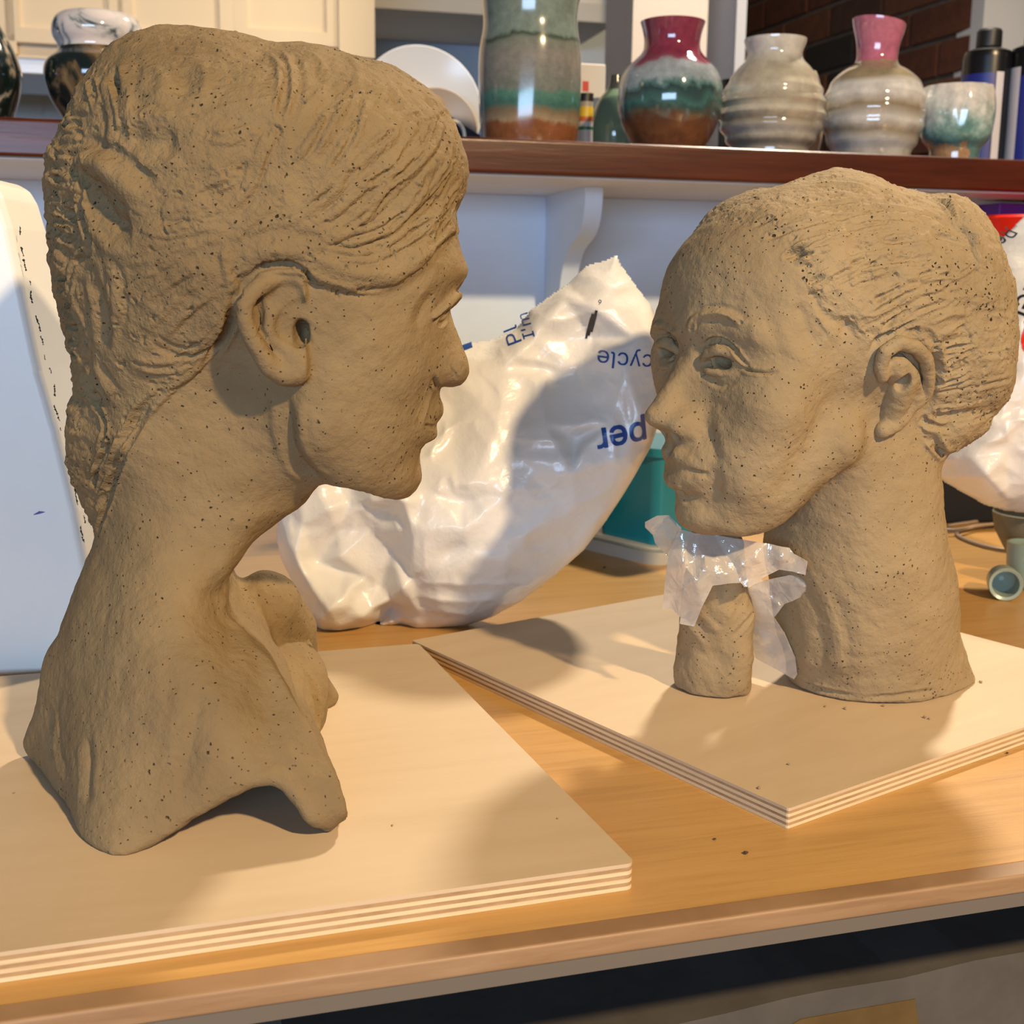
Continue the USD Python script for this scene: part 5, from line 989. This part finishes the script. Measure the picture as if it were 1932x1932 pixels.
class Bag:
    """outline and folds are given as (column, row, forward bulge mm); y0 is the middle plane."""
    def __init__(s, outline, folds, y0, seed, n_rand=70, jit=4.0, h=1.25, blur=.7, crease=7.0):
        s.y0 = y0
        cv = lambda L: np.array([(*(at_y(x, y, y0 - w / 1000)[[0, 2]] * 1000), w) for x, y, w in L])
        O, Fd = cv(outline), cv(folds); g = np.random.default_rng(seed)
        ring = np.vstack([O, O[:1]])[:, :2]
        lo, hi = O[:, :2].min(0) - 4, O[:, :2].max(0) + 4
        s.x, s.z = np.arange(lo[0], hi[0], h), np.arange(lo[1], hi[1], h)
        s.sd = poly_sd(O[:, :2], s.x, s.z)
        P = np.vstack([O, Fd]); base = RBFInterpolator(P[:, :2], P[:, 2], kernel='linear', smoothing=2.0)
        q = g.uniform(lo, hi, (n_rand * 4, 2)); sd = Grid2(s.x, s.z, s.sd)(q[:, 0], q[:, 1]); q = q[sd < -6]
        keep = []
        for a in q:
            if all(np.hypot(*(a - b)) > 9 for b in keep) and np.hypot(*(Fd[:, :2] - a).T).min() > 7: keep.append(a)
        q = np.array(keep[:n_rand]).reshape(-1, 2); w = (base(q) if len(q) else np.zeros(0)) + g.normal(0, jit, len(q))
        from scipy.interpolate import LinearNDInterpolator
        A = np.vstack([O[:, :2], Fd[:, :2], q]); W = np.r_[O[:, 2], Fd[:, 2], w]
        gx = np.stack(np.meshgrid(s.x, s.z, indexing='ij'), -1)
        L = LinearNDInterpolator(A, W, fill_value=1.0)(gx)
        edge = np.clip(-s.sd / 14.0, 0, 1); rnd = np.sqrt(np.clip(1 - (1 - edge) ** 2, 0, 1))
        P3 = np.concatenate([gx, np.full(gx.shape[:2] + (1,), 7.0 * seed)], -1)
        ridge = lambda q, sd_: np.abs(2 * meshkit.noise(q, sd_) - 1)
        warp = P3 + (np.stack([meshkit.noise(P3 / 30.0, seed + k) for k in (1, 2, 3)], -1) - .5) * 30
        L = ndimage.gaussian_filter(L, blur) - (ridge(warp / np.array([38.0, 24.0, 30.0]), seed + 4) - .4) * crease - (ridge(warp / 14.0, seed + 5) - .4) * crease * .30
        s.W = np.maximum(L, 2.0) * rnd
        s.g = Grid2(s.x, s.z, s.W)
    def mesh(s):
        X, Z = np.meshgrid(s.x, s.z, indexing='ij'); n, m = X.shape
        ins = s.sd < 0
        ins4 = ins[:-1, :-1] & ins[1:, :-1] & ins[1:, 1:] & ins[:-1, 1:]
        i, j = np.nonzero(ins4); k = lambda a, b: a * m + b
        q = np.stack([k(i, j), k(i + 1, j), k(i + 1, j + 1), k(i, j + 1)], -1)
        f = np.vstack([q[:, [0, 1, 2]], q[:, [0, 2, 3]]])
        # draw rim points onto the outline
        V1 = np.stack([X, -s.W, Z], -1).reshape(-1, 3); V2 = np.stack([X, s.W * .8, Z], -1).reshape(-1, 3)
        t1 = trimesh.Trimesh(V1, f, process=False); edges = np.sort(t1.edges, 1); u, inv, c = np.unique(edges, axis=0, return_inverse=True, return_counts=True)
        be = t1.edges[c[inv] == 1]; N = n * m
        side = np.vstack([np.stack([be[:, 1], be[:, 0], be[:, 0] + N], -1), np.stack([be[:, 1], be[:, 0] + N, be[:, 1] + N], -1)])
        M_ = trimesh.Trimesh(np.vstack([V1, V2]), np.vstack([f, f[:, ::-1] + N, side]), process=False); M_.remove_unreferenced_vertices()
        M_.vertices = M_.vertices / 1000 + np.array([0, s.y0, 0]); return M_
    def printed(s, mesh2, px, py, height_px, ang, lift=.5):
        """A flat print (in its own xy, one unit high) laid on the front of the bag at a column and row."""
        c = at_y(px, py, s.y0 - .03)[[0, 2]] * 1000; mpp = (s.y0 - .03) / FPX * 1000
        v = np.array(mesh2.vertices); v = v.copy(); ca, sa = math.cos(ang), math.sin(ang)
        m2 = trimesh.Trimesh(v, mesh2.faces, process=False)
        for _ in range(5):
            e = np.linalg.norm(m2.vertices[m2.edges_unique[:, 0]] - m2.vertices[m2.edges_unique[:, 1]], axis=1)
            if e.max() * height_px * mpp < 3.0: break
            vv, ff = trimesh.remesh.subdivide_to_size(m2.vertices, m2.faces, 3.0 / (height_px * mpp), max_iter=12); m2 = trimesh.Trimesh(vv, ff, process=False)
        v = m2.vertices; x, z = v[:, 0] * height_px * mpp, v[:, 1] * height_px * mpp
        X, Z = c[0] + x * ca - z * sa, c[1] + x * sa + z * ca
        Y = -s.g(X, Z) - lift - v[:, 2] * .1
        m2.vertices = np.stack([X, Y, Z], -1) / 1000 + np.array([0, s.y0, 0]); return m2
def word(text, bold=False):
    m = meshkit.text_mesh(text, 1.0, .05, bold); c = m.bounds.mean(0); m.apply_translation([-c[0], -c[1], 0]); return m
def patch(w, h): m = box((-w / 2, -h / 2, 0), (w / 2, h / 2, .05)); return m

big = Bag(
    [(1165, 478, 4), (1176, 500, 8), (1205, 540, 12), (1236, 578, 20), (1262, 640, 30), (1268, 760, 34), (1238, 850, 34), (1215, 890, 32), (1190, 932, 28), (1150, 990, 22), (1105, 1045, 16), (1050, 1092, 12), (985, 1140, 10), (930, 1170, 10), (875, 1188, 10), (820, 1197, 12), (783, 1200, 12), (768, 1190, 10), (755, 1182, 8), (735, 1188, 8), (706, 1197, 4), (704, 1188, 4), (725, 1165, 8), (738, 1150, 6), (718, 1172, 8), (690, 1192, 8), (640, 1206, 8), (612, 1208, 6), (590, 1190, 8), (575, 1150, 12), (550, 1110, 10), (525, 1060, 10), (515, 1020, 12), (520, 960, 14), (545, 900, 18), (600, 850, 20), (690, 760, 22), (790, 690, 18), (870, 648, 14), (930, 640, 12), (975, 618, 14), (1000, 585, 14), (1040, 555, 12), (1070, 535, 10), (1105, 500, 8), (1140, 490, 6)],
    [(1150, 500, 10), (1140, 545, 26), (1045, 553, 20), (1062, 560, 26), (1115, 575, 34), (1120, 640, 18), (1085, 700, 24), (1000, 600, 22), (1010, 640, 28), (1030, 700, 20), (1060, 740, 30), (995, 785, 46), (1020, 720, 36), (950, 690, 30), (900, 700, 26), (880, 730, 34), (960, 770, 42), (860, 780, 36), (850, 825, 44), (940, 800, 50), (1090, 830, 40), (1070, 805, 52), (1030, 800, 56), (960, 815, 50), (1150, 660, 44), (1200, 640, 40), (1180, 700, 52), (1210, 780, 52), (1150, 800, 56), (1100, 840, 60), (1000, 890, 64), (900, 910, 66), (800, 925, 60), (870, 950, 60), (960, 930, 66), (1080, 890, 66), (1180, 860, 56), (760, 948, 70), (780, 1000, 66), (775, 1060, 58), (850, 960, 66), (870, 1000, 70), (900, 1050, 66), (850, 1080, 62), (950, 1060, 60), (1000, 1000, 58), (1080, 960, 50), (1130, 930, 46), (820, 1090, 56), (830, 1150, 40), (870, 1120, 46), (880, 1160, 34), (950, 1110, 40), (780, 1090, 46), (760, 1110, 52), (740, 1130, 34), (790, 1150, 30), (850, 1168, 26),
     (600, 930, 40), (660, 945, 34), (730, 960, 46), (640, 1000, 30), (700, 1000, 36), (740, 1040, 34), (720, 1100, 26), (690, 1090, 30), (640, 1050, 40), (660, 1110, 44), (700, 1150, 34), (735, 1165, 16), (650, 1080, 26), (680, 1120, 30), (570, 990, 36), (545, 1000, 30), (560, 1050, 36), (600, 1060, 22), (610, 1100, 40), (595, 1120, 46), (640, 1130, 50), (665, 1140, 44), (620, 1150, 54), (640, 1180, 36), (690, 1160, 40), (600, 1170, 40), (580, 1090, 40), (620, 960, 44), (560, 940, 34)], .905, 31, 0, 2.0, blur=1.3, crease=6.5)
bb = big.mesh(); bb.vertices[:, 2] -= min(0, 0) ; zmin = bb.vertices[:, 2].min(); bb.vertices[:, 2] = np.maximum(bb.vertices[:, 2], .0006)
bag_t = thing('plastic_bag', 'big crumpled white plastic bag with blue print slumped between the two clay heads', 'plastic bag', (0, .905, 0))
bb.apply_translation([0, -.905, 0]); obj('bag_skin', bb, m_bag, bag_t, 42)
def print_on(bag, t, name, mesh2, mat, *a, **kw):
    m = bag.printed(mesh2, *a, **kw); m.apply_translation([0, -bag.y0, 0]); obj(name, m, mat, t, False)
print_on(big, bag_t, 'printed_word', word('recycle'), m_blue, 1196, 676, 30, math.radians(176))
print_on(big, bag_t, 'printed_word', word('per', True), m_blue, 1166, 806, 46, math.radians(189))
print_on(big, bag_t, 'printed_word', word('Pl'), m_blue, 966, 634, 28, math.radians(112))
print_on(big, bag_t, 'printed_word', word("I'm"), m_blue, 992, 616, 22, math.radians(108))
print_on(big, bag_t, 'printed_bar', patch(1.0, .5), m_blue, 879, 656, 20, math.radians(20))
print_on(big, bag_t, 'printed_number', word('6'), m_black, 1131, 570, 9, math.radians(170))
for k, (dx, w) in enumerate(((-9, .12), (-4, .22), (2, .3), (8, .14))):
    print_on(big, bag_t, 'printed_bar', patch(w, 1.0), m_black, 1116 + dx * .6, 612 - dx * 1.2, 34, math.radians(-10))

right = Bag(
    [(1940, 405, 6), (1905, 440, 8), (1880, 475, 10), (1840, 560, 16), (1800, 700, 20), (1765, 800, 18), (1750, 870, 14), (1776, 905, 12), (1815, 928, 12), (1868, 958, 12), (1905, 968, 12), (1960, 976, 12), (2060, 970, 14), (2160, 900, 14), (2200, 760, 16), (2180, 600, 16), (2100, 480, 12), (2010, 400, 8), (1970, 385, 6)],
    [(1900, 520, 30), (1880, 640, 44), (1850, 760, 46), (1880, 820, 60), (1832, 862, 50), (1862, 898, 62), (1895, 850, 52), (1925, 800, 60), (1850, 930, 30), (1900, 940, 34), (1935, 700, 58), (1930, 600, 50), (1980, 560, 56), (2040, 600, 60), (2060, 760, 64), (2000, 860, 60), (2080, 880, 40), (1960, 930, 36), (1960, 470, 30), (2030, 480, 34), (2120, 640, 44), (1820, 830, 40), (1790, 880, 24)], 1.06, 33, 0, 2.0, blur=1.6, crease=7.0)
rb = right.mesh()
bag2 = thing('plastic_bag', 'white plastic bag with a red logo behind the back of the shorter head', 'plastic bag', (0, 1.06, 0))
rb.apply_translation([0, -1.06, 0]); obj('bag_skin', rb, m_bag, bag2, 42)
print_on(right, bag2, 'printed_word', word('Recycle'), m_black, 1893, 472, 21, math.radians(-128 + 180 + 180))
print_on(right, bag2, 'printed_word', word('ter'), m_black, 1922, 572, 40, math.radians(-118 + 0))
el = trimesh.creation.cylinder(1.0, .05, sections=40); el.apply_scale([1.0, .55, 1])
print_on(right, bag2, 'red_logo', el, m_redp, 1935, 622, 44, math.radians(62))

# ---------------------------------------------------------------- other things at the back of the table
tub = thing('plastic_tub', 'turquoise plastic tub behind the chin of the shorter head', 'tub', (.14, 1.19, 0), math.radians(40))
def rrect(hx, hy, r, n=6): return Polygon([(-hx, -hy), (hx, -hy), (hx, hy), (-hx, hy)]).buffer(-r).buffer(r, n)
def loft(hx0, hx1, z0, z1, r, t=None):
    a, b = np.array(rrect(hx0, hx0, r).exterior.coords)[:-1], np.array(rrect(hx1, hx1, r).exterior.coords)[:-1]; n = len(a)
    v = np.vstack([np.c_[a, np.full(n, z0)], np.c_[b, np.full(n, z1)], [[0, 0, z0], [0, 0, z1]]]); j = np.arange(n); k = (j + 1) % n
    f = np.vstack([np.c_[j, k, k + n], np.c_[j, k + n, j + n], np.c_[k, j, np.full(n, 2 * n)], np.c_[j + n, k + n, np.full(n, 2 * n + 1)]])
    return trimesh.Trimesh(v, f, process=False)
m_teal = plain('turquoise_plastic', (.003, .17, .25), .25)
obj('tub_body', loft(.040, .047, .014, .10, .012), m_teal, tub, 30)
obj('rim', loft(.050, .050, .098, .106, .013), m_teal, tub, 30)
obj('base', cat_(loft(.058, .060, 0, .012, .02), loft(.050, .048, .0121, .0139, .015)), plain('pale_plastic', (.42, .43, .40), .35), tub, 30, label='pale grey base tray of the tub')
bp = at_z(1108, 1040, 0)
bowl = thing('bowl', 'shallow streaked brown glazed bowl tucked under the big plastic bag', 'bowl', (bp[0] - .022, bp[1] + .045, 0))
obj('bowl_body', lathe([(.022, 0), (.024, .004), (.022, .010), (.034, .018), (.052, .031), (.064, .046), (.066, .050), (.063, .049), (.048, .034), (.03, .022), (.004, .018)], 60, .01, 2), marbled('streaked_bowl_glaze', (.10, .075, .04), (.20, .155, .085), (.36, .30, .19), 22, .15), bowl, 30)
nb = thing('navy_box', 'dark navy box behind the neck of the shorter head', 'box', (.452, 1.335, 0), math.radians(10))
obj('box_body', rbox((-.075, 0, 0), (.15, .05, .125), .004), plain('navy_card', (.0015, .0022, .008), .8), nb)
pot2 = thing('footed_bowl', 'olive stoneware bowl on a narrow foot carrying the bag at the right edge', 'bowl', (.470, 1.10, 0))
obj('bowl_body', lathe([(.015, 0), (.015, .006), (.013, .010), (.024, .022), (.034, .040), (.037, .056), (.0355, .057), (.032, .042), (.022, .026), (.004, .014)], 48, .01, 5), mottled('olive_stoneware', (.11, .10, .06), (.18, .16, .10), 40, .6), pot2, 30)
gc = lathe([(.004, 0), (.010, .002), (.0128, .015), (.0138, .036), (.0132, .0372), (.0108, .036), (.010, .015), (.002, .008)], 44)
gc.apply_transform(trimesh.transformations.rotation_matrix(math.radians(88), [1, 0, 0])); gc.apply_transform(trimesh.transformations.rotation_matrix(math.radians(-14), [0, 0, 1]))
gc.apply_translation([0, 0, -gc.bounds[0][2]])
gcup = thing('green_cup', 'little pale green cup lying on its side at the right edge', 'cup', (.4165, 1.035, 0)); obj('cup_body', gc, plain('celadon', (.30, .36, .30), .3), gcup, 30)
gc2 = lathe([(.010, 0), (.015, .004), (.017, .03), (.0175, .040), (.0160, .040), (.015, .01)], 40)
gk = thing('green_cup', 'upright pale green cup just behind the one lying on its side', 'cup', (.443, 1.0465, 0)); obj('cup_body', gc2, plain('celadon_dark', (.22, .28, .23), .3), gk, 30)
m_cord = plain('beige_cord', (.34, .26, .20), .5)
for lab, rows in (('thin beige cable looping low behind the neck of the shorter head', [(1770, 1002), (1800, 990), (1850, 982), (1892, 976), (1902, 980), (1890, 988), (1840, 996), (1806, 1004), (1830, 1022), (1880, 1036), (1960, 1042)]),
                  ('second beige cable crossing nearest the camera behind the neck', [(1765, 1006), (1800, 1008), (1840, 1000), (1900, 994), (1930, 990)])):
    pts = spline([np.array(at_z(x, y, .002)) for x, y in rows], 90)
    pts[:, 2] = .0022 + (.0042 if 'second' in lab else 0)
    c = obj('cable', tube(pts, .0018, 8), m_cord, None, 40, label=lab, cat='cable', group=None)
for nm, lab, x, y, yy, col, r in (('red_bucket', 'red plastic bucket with a rolled rim behind the bag on the right', 1955, 470, 1.52, (.62, .018, .006), .085),):
    p = at_y(x, y, yy); zt = at_y(1905, 410, yy)[2]
    t = thing(nm, lab, 'bucket', (p[0], yy, 0))
    obj('bucket_body', lathe([(r * .78, 0), (r * .9, zt * .9), (r * .93, zt - .03)], 64), plain('red_plastic_dark', (.30, .010, .006), .35), t, 30)
    obj('rim', lathe([(r * .90, zt - .028), (r * .99, zt - .024), (r, zt - .012), (r * .99, zt - .003), (r * .95, zt), (r * .88, zt - .006)], 72), plain('red_plastic', col, .2), t, 30)
p = at_y(1940, 395, 1.62); pz = at_y(1940, 384, 1.62)[2]
pb = thing('purple_box', 'purple box peeping out above the red bucket', 'box', (p[0], 1.62, 0), SHELF_RZ); obj('box_body', rbox((-.042, 0, 0), (.10, .05, pz), .002), plain('purple_card', (.10, .012, .20), .5), pb)

# ---------------------------------------------------------------- white slab leaning on the left
sp0 = np.array([-.29, .752, 0.0]); sa = math.radians(4.0); sR = Rz(sa); sn = sR @ np.array([0, 1.0, 0])
m_slab = mottled('slab_enamel', (.76, .76, .73), (.80, .80, .77), 7, .35); m_chip = plain('worn_edge', (.02, .018, .015), .8)
sl_px = [(-230, 1268), (196, 1240), (176, 1130), (146, 971), (110, 820), (76, 700), (37, 515), (20, 430), (2, 372), (-14, 345), (-40, 330), (-260, 330)]
sl = np.array([(sR.T @ (at_plane(x, y, sp0, sn) - sp0))[[0, 2]] for x, y in sl_px]); sl[:2, 1] = .002
sg = Polygon(sl).buffer(-.008).buffer(.008, 5).segmentize(.01)
def pillow(poly, y0, y1, r, n=6):
    """An upright slab with all its edges rounded over."""
    rings = []; base = np.array(poly.exterior.coords)[:-1]; c = base.mean(0)
    nn_ = np.roll(base, -1, 0) - np.roll(base, 1, 0); nn_ /= np.linalg.norm(nn_, axis=1, keepdims=True); out = np.c_[nn_[:, 1], -nn_[:, 0]]
    if ((base - c) * out).sum() < 0: out = -out
    for a in np.linspace(0, math.pi / 2, n): rings.append((y0 + r * (1 - math.sin(a)), -r * (1 - math.cos(a)) if False else -r * (1 - math.sin(math.pi / 2 - a))))
    st = [(y0 + r * (1 - math.cos(a)), r * (1 - math.sin(a))) for a in np.linspace(0, math.pi / 2, n)] + [(y1 - r * (1 - math.cos(a)), r * (1 - math.sin(a))) for a in np.linspace(math.pi / 2, 0, n)]
    V = np.vstack([np.c_[base[:, 0] - out[:, 0] * ins, np.full(len(base), y), base[:, 1] - out[:, 1] * ins] for y, ins in st]); n0 = len(base); j = np.arange(n0); k = (j + 1) % n0
    f = []
    for i in range(len(st) - 1): f += [np.c_[i * n0 + j, i * n0 + k, (i + 1) * n0 + k], np.c_[i * n0 + j, (i + 1) * n0 + k, (i + 1) * n0 + j]]
    V = np.vstack([V, [[c[0], y0, c[1]], [c[0], y1, c[1]]]]); e = len(V)
    f += [np.c_[k, j, np.full(n0, e - 2)], np.c_[(len(st) - 1) * n0 + j, (len(st) - 1) * n0 + k, np.full(n0, e - 1)]]
    m = trimesh.Trimesh(V, np.vstack(f), process=False); m.fix_normals(); return m
slab = thing('enamel_panel', 'worn white enamelled panel with rounded sides standing behind the tall bust', 'panel', sp0, sa)
obj('panel_body', pillow(sg, .0, .075, .006), m_slab, slab, 50)
rim_px = [(156, 1030), (140, 950), (118, 850), (96, 760), (70, 650), (50, 560), (34, 480), (18, 405), (6, 372)]
rim = [(sR.T @ (at_plane(x + 9, y, sp0, sn) - sp0)) for x, y in rim_px]
gs = np.random.default_rng(3)
rl = spline(rim, 400); chips = []; i = 4
while i < 380:
    L_ = int(gs.integers(3, 26)); seg = rl[i:i + L_].copy(); seg[:, 1] = .0007
    seg[:, 0] += gs.normal(0, .0007) + np.cumsum(gs.normal(0, .00018, len(seg)))
    if len(seg) > 2: chips.append(tube(seg, np.abs(gs.normal(.0002, .00022, len(seg))) + .0001, 6))
    i += L_ + int(gs.integers(1, 14)) + (30 if gs.random() < .15 else 0)
obj('chipped_edge', cat_(*chips), m_chip, slab, 40, label='black chips along the worn front edge', kind='stuff')
mk = np.array([(sR.T @ (at_plane(x, y, sp0, sn) - sp0)) for x, y in ((64, 971), (74, 965), (84, 966), (74, 969))]); 
mm = trimesh.creation.extrude_polygon(Polygon(mk[:, [0, 2]]).buffer(.0002), .0004, engine='earcut'); mm.apply_transform(np.array([[1, 0, 0, 0], [0, 0, -1, .0], [0, 1, 0, 0], [0, 0, 0, 1.0]])); mm.apply_translation([0, 0.0001, 0])
obj('ink_mark', mm, plain('ink_violet', (.10, .08, .30), .6), slab, False, label='small violet ink stroke')

# ---------------------------------------------------------------- the clay prop and the film over it
def prop_form(p):
    d = chain(p, [(0, 0, 2), (0, 0, 30), (-3, -14, 62), (-6, -26, 93)], (23.5, 22.5, 19.5, 16))
    d = smin(d, cap(p, (8, -14, 12), (10, -18, 50), 12, 9), 8)
    return smax(d, -p[:, 2], 2.5)
pm_ = relax(surface_net(prop_form, (-40, -60, -4), (45, 45, 122), 1.2), 3)
pv, pf = np.array(pm_.vertices), np.array(pm_.faces); pn_ = normals(pv, pf)
pst = [(np.array(a, float), w, d) for a, w, d in (([(4, -30, 38), (14, -28, 48), (22, -22, 56)], 2.0, 2.2), ([(6, -31, 22), (15, -29, 30), (24, -20, 36)], 2.4, 1.8), ([(-16, -22, 50), (-10, -28, 40), (-4, -30, 30)], 5, 2.0), ([(-8, -28, 66), (-2, -30, 58), (4, -32, 52)], 5, -2.0), ([(10, -28, 4), (12, -29, 10)], 1.0, 1.4), ([(20, -20, 3), (22, -19, 9)], 1.0, 1.4))]
pv = carve(pv, pn_, pst); pv = pv + normals(pv, pf) * ((meshkit.fbm(pv / 12.0, 3, 4) - .5) * 3.4)[:, None]; pv[:, 2] = np.maximum(pv[:, 2], 0)
PA = np.array([.1245, .733, .01045])
prop = thing('clay_prop', 'stubby column of clay propping up the chin of the shorter head', 'prop', PA)
obj('column', trimesh.Trimesh(pv / 1000, pf, process=False), m_clay_r, prop, True)
m_film = M('cling_film', {'p': ('principled_bsdf', dict(base_color=(.74, .70, .64), roughness=.25)), 'g': ('glossy_bsdf', dict(color=(.9, .88, .85), roughness=.16)), 't': ('transparent_bsdf', dict(color=(.94, .92, .90))),
    'w': ('layer_weight', dict(blend=.35)), 'a': ('math', dict(math_type='multiply_add', value2=.5, value3=.36)), 'x': ('mix_closure', {}), 'y': ('mix_closure', dict(fac=.10)),
    'c': ('texture_coordinate', {}), 'n': ('noise_texture', dict(scale=110, detail=4, distortion=.5)), 'b': ('bump', dict(strength=1.0, distance=.0015))},
    [('w.facing', 'a.value1'), ('a.value', 'x.fac'), ('t.BSDF', 'x.closure1'), ('p.BSDF', 'x.closure2'), ('x.closure', 'y.closure1'), ('g.BSDF', 'y.closure2'), ('c.object', 'n.vector'), ('n.fac', 'b.height'), ('b.normal', 'p.normal'), ('b.normal', 'g.normal')], 'y.closure')
def sheet(outline, inner, seed, jit=1.0, th=.25, step=1.6):
    """A crumpled scrap of film: (column, row, distance y) points, creased between, given a thickness."""
    g = np.random.default_rng(seed)
    A = np.array([at_y(x, y, d) for x, y, d in outline + inner]) * 1000
    uv = A[:, [0, 2]]; poly = Polygon(uv[:len(outline)]).buffer(0)
    lo, hi = uv.min(0), uv.max(0); q = g.uniform(lo, hi, (400, 2))
    import shapely
    q = q[shapely.contains_xy(poly.buffer(-1.5), q[:, 0], q[:, 1])][:16]
    base = RBFInterpolator(uv, A[:, 1], kernel='linear')
    U = np.vstack([uv, q]); Y = np.r_[A[:, 1], base(q) + g.normal(0, jit, len(q))]
    from scipy.interpolate import LinearNDInterpolator
    L = LinearNDInterpolator(U, Y)
    x, z = np.arange(lo[0], hi[0] + step, step), np.arange(lo[1], hi[1] + step, step)
    gx = np.stack(np.meshgrid(x, z, indexing='ij'), -1).reshape(-1, 2)
    gx = gx[shapely.contains_xy(poly.buffer(-.8), gx[:, 0], gx[:, 1])]
    ring = np.array(poly.exterior.segmentize(step).coords)[:-1]
    T = np.vstack([ring, gx]); D = Delaunay(T).simplices
    D = D[shapely.contains_xy(poly, *T[D].mean(1).T)]
    y = L(T); bad = ~np.isfinite(y); y[bad] = base(T[bad])
    y = y + (meshkit.fbm(np.c_[T, np.zeros(len(T))] / np.array([5.0, 9.0, 1]), 3, seed) - .5) * 2.2
    V = np.c_[T[:, 0], y, T[:, 1]]
    t = trimesh.Trimesh(V, D, process=False)
    nrm = normals(V, D); n0 = len(V)
    if nrm[:, 1].mean() > 0: D = D[:, ::-1]; nrm = -nrm
    e = np.sort(np.vstack([D[:, [0, 1]], D[:, [1, 2]], D[:, [2, 0]]]), 1); de = np.vstack([D[:, [0, 1]], D[:, [1, 2]], D[:, [2, 0]]]); u, inv, c = np.unique(e, axis=0, return_inverse=True, return_counts=True); b = de[c[inv] == 1]
    V2 = V - nrm * th
    return trimesh.Trimesh(np.vstack([V, V2]) / 1000, np.vstack([D, D[:, ::-1] + n0, np.c_[b[:, 1], b[:, 0], b[:, 0] + n0], np.c_[b[:, 1], b[:, 0] + n0, b[:, 1] + n0]]), process=False)
film_parts = [
    ('film_fold', sheet([(1262, 972, .700), (1240, 973, .703), (1217, 985, .71), (1217, 995, .712), (1232, 1010, .714), (1236, 1025, .712), (1262, 1052, .704), (1280, 1030, .690), (1285, 995, .688)], [(1245, 990, .706), (1262, 1015, .697)], 1)),
    ('film_fold', sheet([(1282, 998, .684), (1262, 1040, .688), (1255, 1090, .690), (1250, 1150, .694), (1268, 1148, .692), (1284, 1165, .688), (1282, 1176, .685), (1310, 1182, .682), (1322, 1150, .680), (1345, 1105, .679), (1380, 1100, .680), (1408, 1100, .682), (1400, 1060, .684), (1390, 1020, .690), (1350, 1010, .690), (1310, 1006, .686)],
        [(1290, 1060, .680), (1275, 1110, .686), (1296, 1110, .679), (1312, 1060, .683), (1318, 1110, .676), (1330, 1070, .676), (1355, 1060, .680), (1370, 1085, .677), (1300, 1150, .684)], 2)),
    ('film_fold', sheet([(1345, 1008, .690), (1400, 1018, .685), (1450, 1026, .682), (1490, 1034, .680), (1498, 1045, .680), (1524, 1060, .678), (1520, 1085, .680), (1495, 1078, .682), (1470, 1075, .683), (1440, 1090, .684), (1432, 1100, .683), (1405, 1108, .680), (1390, 1090, .682), (1370, 1050, .684)],
        [(1420, 1050, .678), (1450, 1060, .682), (1480, 1055, .676), (1400, 1070, .677), (1505, 1065, .681)], 3)),
    ('film_fold', sheet([(1410, 1110, .720), (1440, 1095, .716), (1490, 1085, .706), (1522, 1090, .700), (1524, 1120, .702), (1480, 1140, .712), (1460, 1165, .718), (1480, 1195, .720), (1500, 1240, .722), (1504, 1272, .724), (1498, 1282, .726), (1470, 1266, .735), (1425, 1242, .752), (1412, 1180, .742)],
        [(1450, 1130, .718), (1440, 1190, .732), (1470, 1240, .730)], 4, 1.4))]
FA = np.array([.115, .69, .09])
ft = thing('plastic_film', 'clear crinkled plastic film draped over the clay prop under the chin', 'plastic film', FA)
for nm, m in film_parts:
    m.apply_translation(-FA); obj(nm, m, m_film, ft, 24)
# ---------------------------------------------------------------- crumbs of dried clay
gcr = np.random.default_rng(8)
def crumb(px, py, z, s, lab, grp, dark):
    c = at_z(px, py, z); m = trimesh.creation.icosphere(1, s); m.vertices *= gcr.uniform(.55, 1.25, (len(m.vertices), 1)); m.vertices[:, 2] *= .6
    m.apply_translation([0, 0, -m.vertices[:, 2].min()])
    t = obj('clay_crumb', m, m_crumb_d if dark else m_crumb, None, False, label=lab, cat='crumb', group=grp)
    UsdGeom.Xformable(t).AddTranslateOp().Set(Gf.Vec3d(float(c[0]), float(c[1]), float(z)))
m_crumb = plain('crumb_clay', (.30, .22, .13), .9); m_crumb_d = plain('crumb_dark', (.07, .045, .025), .9)
for px, py, z, r_, dark, lab in (
    (1595, 1338, .0105, .0012, 0, 'clay crumb just in front of the middle of the right head\'s base'), (1667, 1333, .0105, .0010, 0, 'clay crumb in front of the right head\'s base, towards its right end'),
    (1745, 1355, .0105, .0011, 0, 'larger of two close clay crumbs on the right board'), (1753, 1357, .0105, .0008, 0, 'smaller of two close clay crumbs on the right board'),
    (1850, 1288, .0105, .0011, 0, 'clay crumb beside the right end of the shorter head\'s base'), (1488, 1443, .0105, .0008, 0, 'clay speck alone in the middle of the right board\'s front half'),
    (1432, 1488, .0105, .0010, 0, 'clay crumb nearest the front corner of the right board'), (1557, 1334, .0105, .0009, 0, 'clay crumb in front of the right head\'s base, towards the prop'),
    (1407, 1611, .0002, .0012, 1, 'dark crumb on the bare table before the corner of the right board'), (1348, 1584, .0002, .0007, 1, 'dark speck on the table left of the right board\'s front corner'),
    (1900, 1422, .0002, .0008, 1, 'dark speck on the table by the right board\'s long right edge'), (1140, 1072, .0002, .0014, 1, 'dark crumb on the table in front of the turquoise tub'),
    (740, 1558, .0122, .0006, 0, 'clay speck on the left board right of the bust\'s front foot'), (26, 1497, .0122, .0006, 0, 'clay speck on the left board left of the bust'),
    (1052, 1545, .0122, .0005, 0, 'clay speck near the right edge of the left board')):
    crumb(px, py, z, r_, lab, 'crumbs of dried clay', dark)
